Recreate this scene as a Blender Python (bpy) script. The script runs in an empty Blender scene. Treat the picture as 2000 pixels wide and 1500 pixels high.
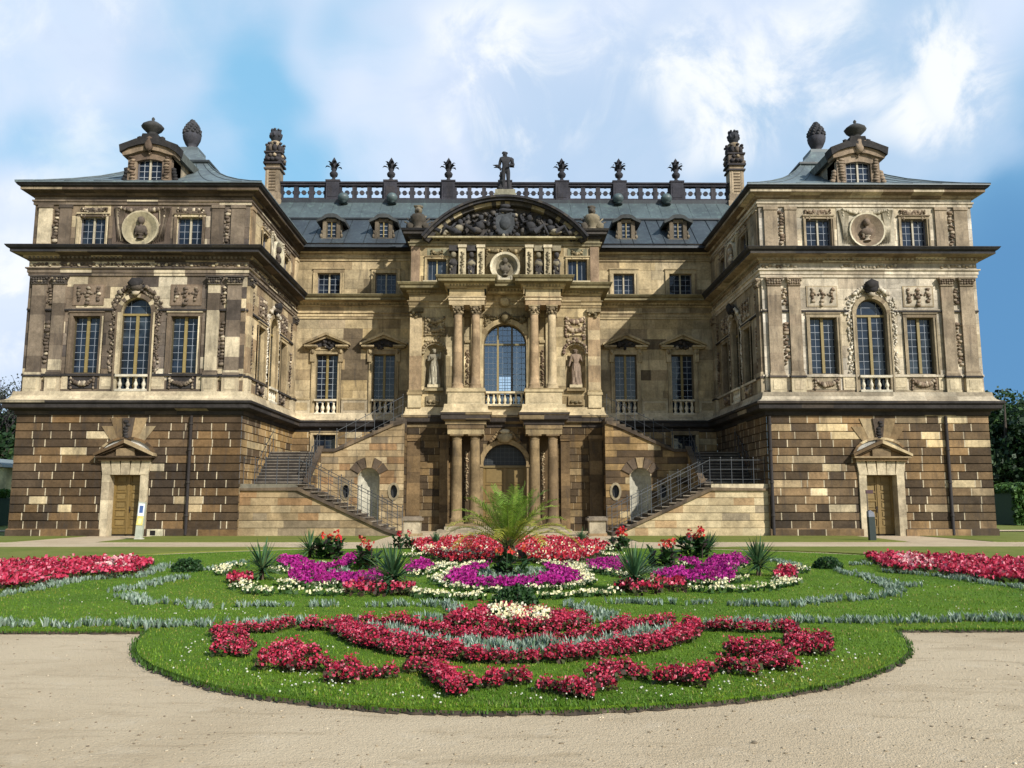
import bpy, bmesh, math, random
from mathutils import Vector, noise
R = random.Random(7)
C = bpy.context.scene.collection
SC = bpy.context.scene
PI = math.pi

# ------------------------------------------------------------------ camera
FPX, EYE = 1650.0, 1.55
PITCH, YAW = math.atan(230 / FPX), math.atan(14 / FPX)
cd = bpy.data.cameras.new('camera'); cam = bpy.data.objects.new('camera', cd); C.objects.link(cam)
cam.location = (0, 0, EYE); cam.rotation_euler = (PI / 2 + PITCH, 0, -YAW)
cd.sensor_width = 36; cd.lens = 36 * FPX / 2000; cd.clip_start = .1; cd.clip_end = 3000
SC.camera = cam

def ray(u, v):
    a, b = (u - 1000) / FPX, -(v - 750) / FPX
    y = math.cos(PITCH) - b * math.sin(PITCH); z = math.sin(PITCH) + b * math.cos(PITCH)
    return Vector((a * math.cos(YAW) + y * math.sin(YAW), -a * math.sin(YAW) + y * math.cos(YAW), z))
def gr(u, v, h=0.05):          # measured point of the photograph -> place on the ground
    r = ray(u, v); t = (h - EYE) / r.z
    return (r.x * t, r.y * t)

# ------------------------------------------------------------------ light
SUN = Vector((0.85, -1.0, 0.88)).normalized()
ld = bpy.data.lights.new('sun', 'SUN'); lo = bpy.data.objects.new('sun', ld); C.objects.link(lo)
ld.energy = 4.6; ld.angle = math.radians(.5); ld.color = (1, .965, .89)
lo.rotation_euler = (-SUN).to_track_quat('-Z', 'Y').to_euler(); lo.location = (30, -40, 40)
W = bpy.data.worlds.new('World'); SC.world = W; W.use_nodes = True
nt = W.node_tree; nt.nodes.clear()
def N(t, tree=None, **k):
    n = (tree or nt).nodes.new(t)
    for a, b in k.items(): setattr(n, a, b)
    return n
def L(a, b, tree=None): (tree or nt).links.new(a, b)
def M(op, a, b=None, c=None, tree=None, clamp=False):
    n = N('ShaderNodeMath', tree, operation=op); n.use_clamp = clamp
    for i, x in enumerate((a, b, c)):
        if x is None: continue
        if isinstance(x, (int, float)): n.inputs[i].default_value = x
        else: L(x, n.inputs[i], tree)
    return n.outputs[0]
def MIX(f, a, b, tree=None, mode='MIX'):
    n = N('ShaderNodeMix', tree, data_type='RGBA', blend_type=mode)
    for i, x in ((0, f), (6, a), (7, b)):
        if isinstance(x, (int, float)): n.inputs[i].default_value = x
        elif isinstance(x, (tuple, list)): n.inputs[i].default_value = (*x[:3], 1)
        else: L(x, n.inputs[i], tree)
    return n.outputs[2]
def RNG(x, a, b, c=0., d=1., tree=None, smooth=True):
    n = N('ShaderNodeMapRange', tree)
    if smooth: n.interpolation_type = 'SMOOTHSTEP'
    L(x, n.inputs[0], tree)
    for i, q in enumerate((a, b, c, d)): n.inputs[i + 1].default_value = q
    return n.outputs[0]
def NOISE(vec, scale, detail=4, rough=.55, dist=0., tree=None):
    n = N('ShaderNodeTexNoise', tree); n.inputs['Scale'].default_value = scale
    n.inputs['Detail'].default_value = detail; n.inputs['Roughness'].default_value = rough; n.inputs['Distortion'].default_value = dist
    if vec is not None: L(vec, n.inputs['Vector'], tree)
    return n.outputs['Fac']

sky = N('ShaderNodeTexSky'); sky.sky_type = 'NISHITA'; sky.sun_disc = False
sky.sun_elevation = math.asin(SUN.z); sky.sun_rotation = math.atan2(SUN.x, SUN.y); sky.air_density = 1.1; sky.dust_density = .4
SKY_K = .1
tc = N('ShaderNodeTexCoord'); D = tc.outputs['Generated']
sp = N('ShaderNodeSeparateXYZ'); L(D, sp.inputs[0])
zz = M('MAXIMUM', sp.outputs['Z'], .02); den = M('ADD', zz, .30)
cb = N('ShaderNodeCombineXYZ'); L(M('DIVIDE', sp.outputs['X'], den), cb.inputs[0]); L(M('DIVIDE', sp.outputs['Y'], den), cb.inputs[1])
mp = N('ShaderNodeMapping'); L(cb.outputs[0], mp.inputs[0]); mp.inputs['Rotation'].default_value = (0, 0, .5); mp.inputs['Scale'].default_value = (.75, 1.35, 1)
CV = mp.outputs[0]; D0_ = D
n1 = NOISE(CV, 1.5, 5, .5, .15); n2 = NOISE(D0_, 4.6, 10, .62, .5)
WH = 1 / SKY_K
def lobe_dir(u, v, r, w, acc, mode='ADD'):
    d = ray(u, v).normalized(); vm = N('ShaderNodeVectorMath', operation='DOT_PRODUCT'); L(D, vm.inputs[0]); vm.inputs[1].default_value = d
    t = M('MULTIPLY', RNG(vm.outputs['Value'], math.cos(r), 1.0), w); return t if acc is None else M(mode, acc, t)
wn = N('ShaderNodeTexNoise'); wn.inputs['Scale'].default_value = 3.5; wn.inputs['Detail'].default_value = 3; L(D, wn.inputs['Vector'])
wv = N('ShaderNodeVectorMath', operation='SUBTRACT'); L(wn.outputs['Color'], wv.inputs[0]); wv.inputs[1].default_value = (.5, .5, .5)
w2 = N('ShaderNodeVectorMath', operation='SCALE'); L(wv.outputs[0], w2.inputs[0]); w2.inputs['Scale'].default_value = .34
w3 = N('ShaderNodeVectorMath', operation='ADD'); L(D, w3.inputs[0]); L(w2.outputs[0], w3.inputs[1]); w4 = N('ShaderNodeVectorMath', operation='NORMALIZE'); L(w3.outputs[0], w4.inputs[0])
D0 = D; D = w4.outputs[0]      # broken-up directions, so that no cloud edge is a clean curve
bias = None
for q in ((60, 120, .26, .30), (250, 300, .12, .16), (640, 30, .18, .20), (380, 170, .13, -.24), (180, 290, .10, -.16), (450, 320, .10, -.16), (790, 110, .11, -.30), (560, 150, .10, -.20), (100, 330, .08, -.12),
          (860, 260, .26, .28), (1130, 130, .24, .36), (1560, 60, .26, .34), (1850, 140, .18, .34), (1020, 20, .08, -.2), (1350, 260, .24, .22), (1650, 260, .2, .2), (2060, 720, .36, -.55), (20, 620, .18, .4), (60, 480, .12, .2)):
    bias = lobe_dir(*q, bias)
cloud = M('ADD', M('ADD', M('MULTIPLY', n1, .60), M('MULTIPLY', n2, .52)), bias)
front = RNG(sp.outputs['Y'], -.25, .35)
cm = M('MULTIPLY', RNG(cloud, .34, .96, 0, .95), front)
bl = None
for u, v, r in ((1865, 120, .075), (1040, 150, .12), (1000, 240, .07), (1530, 55, .11), (1350, 130, .09), (60, 150, .16), (30, 600, .1), (1740, 190, .06), (1610, 140, .05)): bl = lobe_dir(u, v, r, 1., bl, 'MAXIMUM')
gy = None
for u, v, r in ((1250, 270, .16), (1560, 330, .2), (1750, 60, .14), (1900, 330, .16), (1420, 170, .07), (1220, 220, .06)): gy = lobe_dir(u, v, r, 1., gy, 'MAXIMUM')
lit = M('MULTIPLY', RNG(NOISE(D0, 8, 10, .62, .6), .42, .62), M('ADD', M('MULTIPLY', bl, .95), .04), clamp=True)
base = MIX(M('MULTIPLY', gy, .85), (.56 * WH, .62 * WH, .74 * WH), (.30 * WH, .44 * WH, .60 * WH))
base = MIX(RNG(n2, .42, .60, .05, .5), base, (.42 * WH, .51 * WH, .66 * WH))
ccol = MIX(lit, base, (.72 * WH, .735 * WH, .75 * WH))
blue = MIX(.8, sky.outputs[0], (.205 * WH, .455 * WH, .665 * WH))
dkb = None
for u, v, r in ((2080, 740, .34), (2020, 650, .2)): dkb = lobe_dir(u, v, r, .9, dkb, 'MAXIMUM')
blue = MIX(dkb, blue, (.075 * WH, .20 * WH, .39 * WH))
blue = MIX(front, sky.outputs[0], blue)
fin = MIX(cm, blue, ccol)
bg = N('ShaderNodeBackground'); L(fin, bg.inputs[0]); bg.inputs[1].default_value = SKY_K
ow = N('ShaderNodeOutputWorld'); L(bg.outputs[0], ow.inputs[0])
vs = SC.view_settings; vs.view_transform = 'Standard'; vs.look = 'None'; vs.exposure = .5; vs.gamma = 1

# ------------------------------------------------------------------ materials
def mat(name, rough=.9, spec=.3, metal=0.):
    m = bpy.data.materials.new(name); m.use_nodes = True; t = m.node_tree; b = t.nodes['Principled BSDF']
    b.inputs['Roughness'].default_value = rough; b.inputs['Specular IOR Level'].default_value = spec; b.inputs['Metallic'].default_value = metal
    return m, t, b
def colattr(t):
    n = N('ShaderNodeVertexColor', t); n.layer_name = 'col'; return n.outputs[0]
def objco(t): return N('ShaderNodeTexCoord', t).outputs['Object']
def bump(t, b, h, s, d=.02):
    n = N('ShaderNodeBump', t); n.inputs['Strength'].default_value = s; n.inputs['Distance'].default_value = d
    L(h, n.inputs['Height'], t); L(n.outputs[0], b.inputs['Normal'], t)
def stone_mat(name, soot=.5, rough=.92):
    m, t, b = mat(name, rough, .2); o = objco(t); c = colattr(t)
    a = NOISE(o, .9, 5, .6, .4, t); f = NOISE(o, 7, 4, .65, 0, t); g = NOISE(o, 42, 3, .6, 0, t)
    mp = N('ShaderNodeMapping', t); L(o, mp.inputs[0], t); mp.inputs['Scale'].default_value = (2.2, 2.2, .35); st = NOISE(mp.outputs[0], 1.6, 5, .65, .3, t)
    k = M('MULTIPLY', RNG(a, .25, .75, .62, 1.26, t), RNG(f, .25, .75, .78, 1.18, t), tree=t)
    k = M('MULTIPLY', k, RNG(g, .3, .7, .88, 1.1, t), tree=t)
    hs = N('ShaderNodeVectorMath', t, operation='SCALE'); L(c, hs.inputs[0], t); L(k, hs.inputs['Scale'], t)
    hsv = N('ShaderNodeHueSaturation', t); hsv.inputs['Saturation'].default_value = .95; L(hs.outputs[0], hsv.inputs['Color'], t); hs = hsv
    s1 = M('MULTIPLY', RNG(M('ADD', M('MULTIPLY', st, .7, tree=t), M('MULTIPLY', f, .35, tree=t), tree=t),   .515, .69, 0, 1, t), soot, tree=t)
    col = MIX(s1, hs.outputs[0], MIX(.75, hs.outputs[0], (.035, .030, .028), t), t)
    L(col, b.inputs['Base Color'], t); bump(t, b, M('ADD', f, M('MULTIPLY', g, .5, tree=t), tree=t), .5, .03)
    return m
STONE = stone_mat('weathered_sandstone', .72); CLEAN = stone_mat('cleaned_sandstone', .22); BLACK = stone_mat('blackened_stone', .7)
def paint_mat(name, rough=.55, var=.12):
    m, t, b = mat(name, rough, .35); f = NOISE(objco(t), 9, 4, .6, 0, t)
    hs = N('ShaderNodeVectorMath', t, operation='SCALE'); L(colattr(t), hs.inputs[0], t); L(RNG(f, .25, .75, 1 - var, 1 + var, t), hs.inputs['Scale'], t)
    L(hs.outputs[0], b.inputs['Base Color'], t); bump(t, b, f, .15, .01); return m
PAINT = paint_mat('painted_wood'); IRON = paint_mat('wrought_iron', .5)
def roof_mat():
    m, t, b = mat('patinated_copper', .55, .4); o = objco(t); a = NOISE(o, .6, 5, .6, .5, t); f = NOISE(o, 5, 4, .6, 0, t)
    mp = N('ShaderNodeMapping', t); L(o, mp.inputs[0], t); mp.inputs['Scale'].default_value = (3, 3, .4); s = NOISE(mp.outputs[0], 1.4, 4, .6, 0, t)
    c = MIX(RNG(a, .3, .7, 0, 1, t), (.050, .058, .066), (.085, .10, .108), t)
    c = MIX(M('MULTIPLY', RNG(s, .5, .72, 0, 1, t), .45, tree=t), c, (.14, .185, .175), t); c = MIX(RNG(f, .3, .7, 0, .35, t), c, (.05, .06, .065), t)
    hs = N('ShaderNodeVectorMath', t, operation='MULTIPLY'); L(c, hs.inputs[0], t); L(colattr(t), hs.inputs[1], t)
    L(hs.outputs[0], b.inputs['Base Color'], t); b.inputs['Roughness'].default_value = .5; bump(t, b, f, .25, .02); return m
ROOF = roof_mat()
def glass_mat():
    m, t, b = mat('old_window_glass', .05, .5); o = objco(t); f = NOISE(o, 1.3, 2, .5, 0, t); v = N('ShaderNodeTexVoronoi', t); L(o, v.inputs['Vector'], t); v.inputs['Scale'].default_value = 2.7
    L(MIX(RNG(f, .35, .65, 0, 1, t), (.005, .008, .014), MIX(RNG(NOISE(o, .42, 3, .6, .5, t), .48, .66, 0, 1, t), (.012, .020, .036), (.034, .046, .058), t), t), b.inputs['Base Color'], t)
    bump(t, b, M('ADD', f, M('MULTIPLY', v.outputs['Color'], .12, tree=t), tree=t), .22, .05); b.inputs['IOR'].default_value = 1.42; return m
GLASS = glass_mat()
def clear_mat():
    m, t, b = mat('clear_glass', .03, .5); tr = N('ShaderNodeBsdfTransparent', t); tr.inputs[0].default_value = (.55, .62, .68, 1)
    gl = N('ShaderNodeBsdfGlossy', t); gl.inputs['Roughness'].default_value = .04; gl.inputs[0].default_value = (.8, .88, 1, 1)
    mx = N('ShaderNodeMixShader', t); mx.inputs[0].default_value = .13; L(tr.outputs[0], mx.inputs[1], t); L(gl.outputs[0], mx.inputs[2], t)
    L(mx.outputs[0], t.nodes['Material Output'].inputs[0], t); return m
CLEAR = clear_mat()
def day_mat():
    m, t, b = mat('daylight_window', .5); b.inputs['Emission Color'].default_value = (.82, .92, 1, 1); b.inputs['Emission Strength'].default_value = 1.3; return m
DAY = day_mat()
def leaf_mat(name, rough=.55, tr=.25):
    m, t, b = mat(name, rough, .3); f = NOISE(objco(t), 14, 3, .6, 0, t)
    hs = N('ShaderNodeVectorMath', t, operation='SCALE'); L(colattr(t), hs.inputs[0], t); L(RNG(f, .25, .75, .78, 1.2, t), hs.inputs['Scale'], t)
    L(hs.outputs[0], b.inputs['Base Color'], t)
    ts = N('ShaderNodeBsdfTranslucent', t); L(hs.outputs[0], ts.inputs[0], t)
    mx = N('ShaderNodeMixShader', t); mx.inputs[0].default_value = tr; L(b.outputs[0], mx.inputs[1], t); L(ts.outputs[0], mx.inputs[2], t)
    L(mx.outputs[0], t.nodes['Material Output'].inputs[0], t); return m
DARKP, _t, _b = mat('dark_panel', .5, .3); _b.inputs['Base Color'].default_value = (.014, .018, .022, 1)
LEAF = leaf_mat('leaves'); PETAL = leaf_mat('petals', .6, .3); GRASSB = leaf_mat('grass_blades', .6, .35)
def ground_mats():
    m, t, b = mat('gravel', .95, .15); o = objco(t)
    a = NOISE(o, .35, 5, .6, .6, t); f = NOISE(o, 2.3, 5, .65, .3, t); g = NOISE(o, 26, 4, .75, 0, t); h = NOISE(o, 75, 2, .6, 0, t)
    mp = N('ShaderNodeMapping', t); L(o, mp.inputs[0], t); mp.inputs['Scale'].default_value = (.7, 2.6, 1); st = NOISE(mp.outputs[0], 1.1, 6, .7, 1.2, t)
    c = MIX(RNG(a, .3, .7, 0, 1, t), (.425, .328, .212), (.505, .400, .268), t)
    c = MIX(RNG(st, .48, .70, 0, .72, t), c, (.33, .250, .155), t); c = MIX(RNG(f, .55, .75, 0, .35, t), c, (.55, .46, .34), t)
    c = MIX(RNG(g, .58, .74, 0, .5, t), c, (.20, .155, .11), t); c = MIX(RNG(g, .30, .42, .5, 0, t), c, (.58, .49, .35), t); c = MIX(RNG(h, .58, .7, 0, .5, t), c, (.18, .14, .10), t)
    L(c, b.inputs['Base Color'], t); bump(t, b, M('ADD', g, M('MULTIPLY', h, .6, tree=t), tree=t), .7, .03)
    m2, t, b = mat('lawn', .9, .15); o = objco(t)
    a = NOISE(o, .5, 5, .6, .3, t); f = NOISE(o, 5, 5, .7, .2, t); g = NOISE(o, 55, 3, .7, 0, t)
    c = MIX(RNG(a, .3, .7, 0, 1, t), (.075, .155, .009), (.125, .215, .015), t); c = MIX(RNG(f, .45, .7, 0, .55, t), c, (.15, .22, .026), t)
    c = MIX(RNG(g, .5, .7, 0, .6, t), c, (.04, .10, .008), t); L(c, b.inputs['Base Color'], t); bump(t, b, g, .9, .05)
    m3, t, b = mat('dry_lawn', .9, .15); o = objco(t); a = NOISE(o, .6, 5, .65, .3, t); g = NOISE(o, 12, 4, .7, 0, t)
    c = MIX(RNG(a, .3, .7, 0, 1, t), (.11, .14, .022), (.17, .17, .04), t); c = MIX(RNG(g, .45, .7, 0, .5, t), c, (.08, .10, .018), t); L(c, b.inputs['Base Color'], t); bump(t, b, g, .6, .04)
    m4, t, b = mat('soil', .95, .1); b.inputs['Base Color'].default_value = (.035, .022, .013, 1)
    return m, m2, m3, m4
GRAVEL, LAWN, DRY, SOIL = ground_mats()

# ------------------------------------------------------------------ mesh helpers
class MB:
    def __init__(s, T=None): s.v = []; s.f = []; s.c = []; s.sm = []; s.T = T
    def add(s, vs, fs, col, smooth=False):
        o = len(s.v); T = s.T
        s.v += [T(*p) for p in vs] if T else [tuple(p) for p in vs]
        for i, f in enumerate(fs):
            s.f.append([o + k for k in f]); s.c.append(col[i] if isinstance(col, list) else col); s.sm.append(smooth)
        return s
    def quad(s, a, b, c, d, col): return s.add([a, b, c, d], [(0, 1, 2, 3)], col)
    def box(s, x0, x1, y0, y1, z0, z1, col):
        return s.add([(x0, y0, z0), (x1, y0, z0), (x1, y1, z0), (x0, y1, z0), (x0, y0, z1), (x1, y0, z1), (x1, y1, z1), (x0, y1, z1)],
                     [(0, 3, 2, 1), (4, 5, 6, 7), (0, 1, 5, 4), (1, 2, 6, 5), (2, 3, 7, 6), (3, 0, 4, 7)], col)
    def prism(s, poly, d0, d1, col):       # outline in (u,z), thickness along d
        n = len(poly); v = [(p[0], d0, p[1]) for p in poly] + [(p[0], d1, p[1]) for p in poly]
        f = [tuple(range(n)), tuple(range(2 * n - 1, n - 1, -1))] + [(i, (i + 1) % n, n + (i + 1) % n, n + i) for i in range(n)]
        return s.add(v, f, col)
    def lathe(s, cu, cdp, prof, col, n=16, smooth=True, ph=0):
        v = []; f = []; cols = []
        for r, z in prof:
            for k in range(n):
                a = 2 * PI * k / n + ph; v.append((cu + r * math.cos(a), cdp + r * math.sin(a), z))
        for i in range(len(prof) - 1):
            for k in range(n):
                k2 = (k + 1) % n; f.append((i * n + k, i * n + k2, (i + 1) * n + k2, (i + 1) * n + k)); cols.append(col[i] if isinstance(col, list) else col)
        f.append(tuple(range(n))); cols.append(cols[0]); f.append(tuple(range((len(prof) - 1) * n, len(prof) * n))); cols.append(cols[-2])
        return s.add(v, f, cols, smooth)
    def blob(s, u, d, z, ru, rd, rz, col, j=.18, n=1):
        V, F = ICO[n]; v = []
        for p in V:
            k = 1 + R.uniform(-j, j); v.append((u + p[0] * ru * k, d + p[1] * rd * k, z + p[2] * rz * k))
        return s.add(v, F, col, True)
    def tube(s, pts, rad, col, n=6):
        pts = [Vector(p) for p in pts]; v = []; f = []
        for i, p in enumerate(pts):
            t = (pts[min(i + 1, len(pts) - 1)] - pts[max(i - 1, 0)]).normalized()
            a = t.cross(Vector((0, 0, 1)) if abs(t.z) < .9 else Vector((1, 0, 0))).normalized(); b = t.cross(a)
            r = rad[i] if isinstance(rad, (list, tuple)) else rad
            for k in range(n):
                q = 2 * PI * k / n; v.append(p + a * (r * math.cos(q)) + b * (r * math.sin(q)))
        for i in range(len(pts) - 1):
            for k in range(n):
                k2 = (k + 1) % n; f.append((i * n + k, i * n + k2, (i + 1) * n + k2, (i + 1) * n + k))
        f += [tuple(range(n)), tuple(range((len(pts) - 1) * n, len(pts) * n))]
        return s.add(v, f, col, True)
    def build(s, name, m, parent=None):
        me = bpy.data.meshes.new(name); me.from_pydata(s.v, [], s.f)
        at = me.color_attributes.new('col', 'FLOAT_COLOR', 'CORNER'); buf = []
        for f, c in zip(s.f, s.c): buf += [c[0], c[1], c[2], 1.] * len(f)
        at.data.foreach_set('color', buf); me.polygons.foreach_set('use_smooth', s.sm); me.materials.append(m); me.update()
        o = bpy.data.objects.new(name, me); C.objects.link(o)
        if parent:
            o.parent = parent
            o.matrix_parent_inverse = world(parent).inverted()
        return o
def world(o): return o.matrix_basis.copy() if not o.parent else world(o.parent) @ o.matrix_parent_inverse @ o.matrix_basis
def _ico(n):
    bm = bmesh.new(); bmesh.ops.create_icosphere(bm, subdivisions=n, radius=1); bm.verts.ensure_lookup_table()
    r = ([tuple(v.co) for v in bm.verts], [tuple(v.index for v in f.verts) for f in bm.faces]); bm.free(); return r
ICO = {1: _ico(1), 2: _ico(2), 3: _ico(3)}
def tag(o, label, cat, group=None, kind=None):
    o['label'] = label; o['category'] = cat
    if group: o['group'] = group
    if kind: o['kind'] = kind
    return o
def thing(name, label, cat, loc=(0, 0, 0), group=None):
    o = bpy.data.objects.new(name, None); C.objects.link(o); o.location = loc; o.empty_display_size = .3
    return tag(o, label, cat, group)
def structure(o): o['kind'] = 'structure'; return o
def jit(c, a=.12):
    k = 1 + R.uniform(-a, a); return (c[0] * k, c[1] * k, c[2] * k)
class Pal:
    def __init__(s, *it): s.c = [i[1] for i in it]; s.w = [i[0] for i in it]
    def __call__(s, a=.12): return jit(R.choices(s.c, s.w)[0], a)

CREAM = (.50, .385, .215); TAN = (.33, .245, .135); BRN = (.14, .088, .048); DKB = (.072, .046, .030); SOOT = (.030, .027, .027); OCH = (.30, .195, .085); GREY = (.24, .21, .16)
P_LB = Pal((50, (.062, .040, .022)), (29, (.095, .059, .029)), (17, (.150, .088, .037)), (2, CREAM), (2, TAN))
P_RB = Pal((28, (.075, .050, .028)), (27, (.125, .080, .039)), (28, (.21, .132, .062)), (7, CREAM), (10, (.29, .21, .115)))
P_SB = Pal((25, (.17, .105, .045)), (30, (.27, .17, .065)), (22, (.09, .058, .03)), (10, (.36, .27, .14)), (13, OCH))
P_PB = Pal((40, (.095, .060, .026)), (25, (.150, .094, .037)), (27, (.06, .040, .021)), (8, (.24, .165, .075)))
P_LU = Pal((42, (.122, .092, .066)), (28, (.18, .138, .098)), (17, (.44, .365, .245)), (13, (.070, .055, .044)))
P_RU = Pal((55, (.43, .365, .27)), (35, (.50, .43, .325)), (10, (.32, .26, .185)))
P_REN = Pal((60, (.27, .235, .175)), (25, (.36, .31, .235)), (15, (.19, .16, .12)))
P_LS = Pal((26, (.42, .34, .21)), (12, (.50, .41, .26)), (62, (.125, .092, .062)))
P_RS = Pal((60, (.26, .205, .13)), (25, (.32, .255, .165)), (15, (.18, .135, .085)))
P_CW = Pal((45, (.36, .275, .15)), (35, (.42, .32, .175)), (20, (.27, .20, .11)))
P_PU = Pal((48, (.35, .265, .138)), (27, (.43, .335, .185)), (25, (.24, .175, .088)))
P_ST = Pal((40, (.30, .212, .108)), (26, (.40, .30, .165)), (16, (.26, .150, .065)), (18, (.20, .15, .09)))
P_STR = Pal((45, (.40, .305, .17)), (27, (.47, .37, .215)), (18, (.33, .215, .105)), (10, (.28, .22, .14)))
P_DK = Pal((72, (.034, .030, .029)), (23, (.058, .046, .037)), (5, (.3, .25, .17)))
P_DK2 = Pal((80, (.032, .031, .034)), (20, (.055, .048, .042)))
P_SKL = Pal((75, (.45, .37, .24)), (25, (.36, .29, .19)))
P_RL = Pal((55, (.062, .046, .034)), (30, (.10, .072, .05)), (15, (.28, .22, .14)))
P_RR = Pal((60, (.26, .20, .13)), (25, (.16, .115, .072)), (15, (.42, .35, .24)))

def tone(c, u, z, sd):        # slow drift of weathering from block to block
    k = 1 + .55 * noise.noise(Vector((u * .45, z * .6, sd))); w = .22 * noise.noise(Vector((u * .3 + 9, z * .4, sd))); return (c[0] * k * (1 + w * .4), c[1] * k, c[2] * k * (1 - w))
def ashlar(mb, u0, u1, z0, z1, d, h, bl, opens, pal, groove=.045, gd=.065, jw=.045, mort=(.47, .39, .26), dark=None, off=0):
    n = max(1, round((z1 - z0) / h)); hh = (z1 - z0) / n; sd = R.uniform(0, 50)
    for i in range(n):
        za, zb = z0 + i * hh, z0 + (i + 1) * hh
        xs = [u0]
        x = u0 + R.uniform(.35, 1) * bl[1]
        while x < u1 - bl[0] * .6: xs.append(x); x += R.uniform(*bl) if R.random() > .05 else bl[0] * .5
        xs.append(u1)
        cols = [pal() for _ in xs]
        cols = [tone(cols[k], (xs[k] + xs[min(k + 1, len(xs) - 1)]) / 2, (za + zb) / 2, sd) for k in range(len(xs))]
        if dark: cols = [dark((xs[k] + xs[min(k + 1, len(xs) - 1)]) / 2, (za + zb) / 2, cols[k]) for k in range(len(xs))]
        zs = sorted({za, za + groove, zb} | {z for o in opens for z in (o[2], o[3]) if za + groove < z < zb})
        for q in range(len(zs) - 1):
            a, b = zs[q], zs[q + 1]; mid = (a + b) / 2
            spans = [(u0, u1)]
            for o in opens:
                if o[2] < mid < o[3]:
                    ns = []
                    for s0, s1 in spans:
                        if o[1] <= s0 or o[0] >= s1: ns.append((s0, s1)); continue
                        if o[0] > s0: ns.append((s0, o[0]))
                        if o[1] < s1: ns.append((o[1], s1))
                    spans = ns
            for s0, s1 in spans:
                for k in range(len(xs) - 1):
                    p0, p1 = max(xs[k], s0), min(xs[k + 1], s1)
                    if p1 - p0 < 1e-4: continue
                    c = cols[k]
                    if q == 0 and groove > 0 and i > 0:
                        cc = (c[0] * .8, c[1] * .8, c[2] * .8)
                        mb.quad((p0, d - gd, a), (p1, d - gd, a), (p1, d - gd, b), (p0, d - gd, b), cc)
                        mb.quad((p0, d - gd, b), (p1, d - gd, b), (p1, d, b), (p0, d, b), c)
                        mb.quad((p0, d - gd, a), (p1, d - gd, a), (p1, d, a), (p0, d, a), c)
                        continue
                    e = jw if (k < len(xs) - 2 and p1 == xs[k + 1]) else 0
                    e = min(e, (p1 - p0) * .5)
                    mb.quad((p0, d, a), (p1 - e, d, a), (p1 - e, d, b), (p0, d, b), c)
                    if e: mb.quad((p1 - e, d, a), (p1, d, a), (p1, d, b), (p1 - e, d, b), jit(mort))
def sweep(mb, path, prof, colf, seg=1.4):
    pts = [Vector(p) for p in path]; full = []; nrm = []
    for i in range(len(pts) - 1):
        a, b = pts[i], pts[i + 1]; k = max(1, int((b - a).length / seg))
        for j in range(k): full.append((a + (b - a) * j / k, i, j == 0))
    full.append((pts[-1], len(pts) - 2, False))
    def sn(i): t = (pts[i + 1] - pts[i]).normalized(); return Vector((t.y, -t.x))
    mi = []
    for p, i, st in full:
        n = sn(i)
        if st and i > 0:
            n0 = sn(i - 1); m = (n + n0); n = m / max(.3, m.dot(n))
        mi.append((p, n))
    for j in range(len(mi) - 1):
        (p, n), (q, k) = mi[j], mi[j + 1]
        for e in range(len(prof) - 1):
            (o0, z0), (o1, z1) = prof[e], prof[e + 1]
            A = p + n * o0; B = q + k * o0; Cc = q + k * o1; Dd = p + n * o1
            mb.quad((A.x, A.y, z0), (B.x, B.y, z0), (Cc.x, Cc.y, z1), (Dd.x, Dd.y, z1), colf(e))
def dentils(mb, u0, u1, d0, d1, z0, z1, pitch, col):
    n = int((u1 - u0) / pitch)
    mb.box(u0, u1, d0 - .01, d0 + .025, z0 + .01, z1 - .01, col)
    for i in range(n): x = u0 + (i + .25) * (u1 - u0) / n; mb.box(x, x + pitch * .5, d0, d1, z0, z1, jit(col))

# ---- ornaments
def garland_v(mb, u, z0, z1, w, d, pal):
    z = z1
    while z > z0:
        r = w * R.uniform(.55, 1.)
        mb.blob(u + R.uniform(-.25, .25) * w, d + .02, z, r * .62, .07, r * .42, pal(), .28)
        if R.random() < .6: mb.blob(u + R.choice((-1, 1)) * w * .55, d, z - .05, w * .28, .05, w * .25, pal(), .3)
        z -= w * R.uniform(.5, .75)
def festoon(mb, u0, u1, zt, drop, d, pal, r=.10):
    n = max(5, int((u1 - u0) / (r * .9)))
    for i in range(n + 1):
        t = i / n; z = zt - drop * (1 - (2 * t - 1) ** 2); k = r * (.6 + .7 * (1 - (2 * t - 1) ** 2))
        mb.blob(u0 + (u1 - u0) * t, d + .03, z + R.uniform(-.02, .02), k, .08, k, pal(), .3)
    for u in (u0, u1):
        for q in range(4): mb.blob(u + R.uniform(-.03, .03), d + .02, zt - q * r * 1.3, r * .6, .06, r * .75, pal(), .3)
def trophies(mb, uc, w, z0, z1, d, pal):
    h = z1 - z0
    for k in (-1, 0, 1):
        u = uc + k * w * .38; s = 1.15 if k == 0 else .9
        for q in range(5): mb.blob(u + R.uniform(-.05, .05), d + .03, z1 - h * (.1 + .2 * q) * s, .11 * s * R.uniform(.7, 1.2), .08, h * .12, pal(), .3)
    for k in (-1, 1):
        for q in range(4): t = q / 3; mb.blob(uc + k * w * .38 * t, d + .02, z1 - h * (.3 + .12 * math.sin(PI * t)), .07, .06, .07, pal(), .3)
def cartouche(mb, uc, zc, w, h, d, pal, core):
    mb.blob(uc, d + .14, zc, w * .5, .2, h * .5, core(), .15, 2)
    for k in range(9): a = 2 * PI * k / 9; mb.blob(uc + math.cos(a) * w * .48, d + .08, zc + math.sin(a) * h * .5, w * .2, .12, h * .2, core(), .3)
    for s in (-1, 1):
        for k in range(7): t = k / 6; mb.blob(uc + s * (w * .4 + t * w * .95), d + .03, zc - h * .15 - t * h * .25 + .1 * math.sin(t * 5), .10, .08, .12, pal(), .3)
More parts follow.
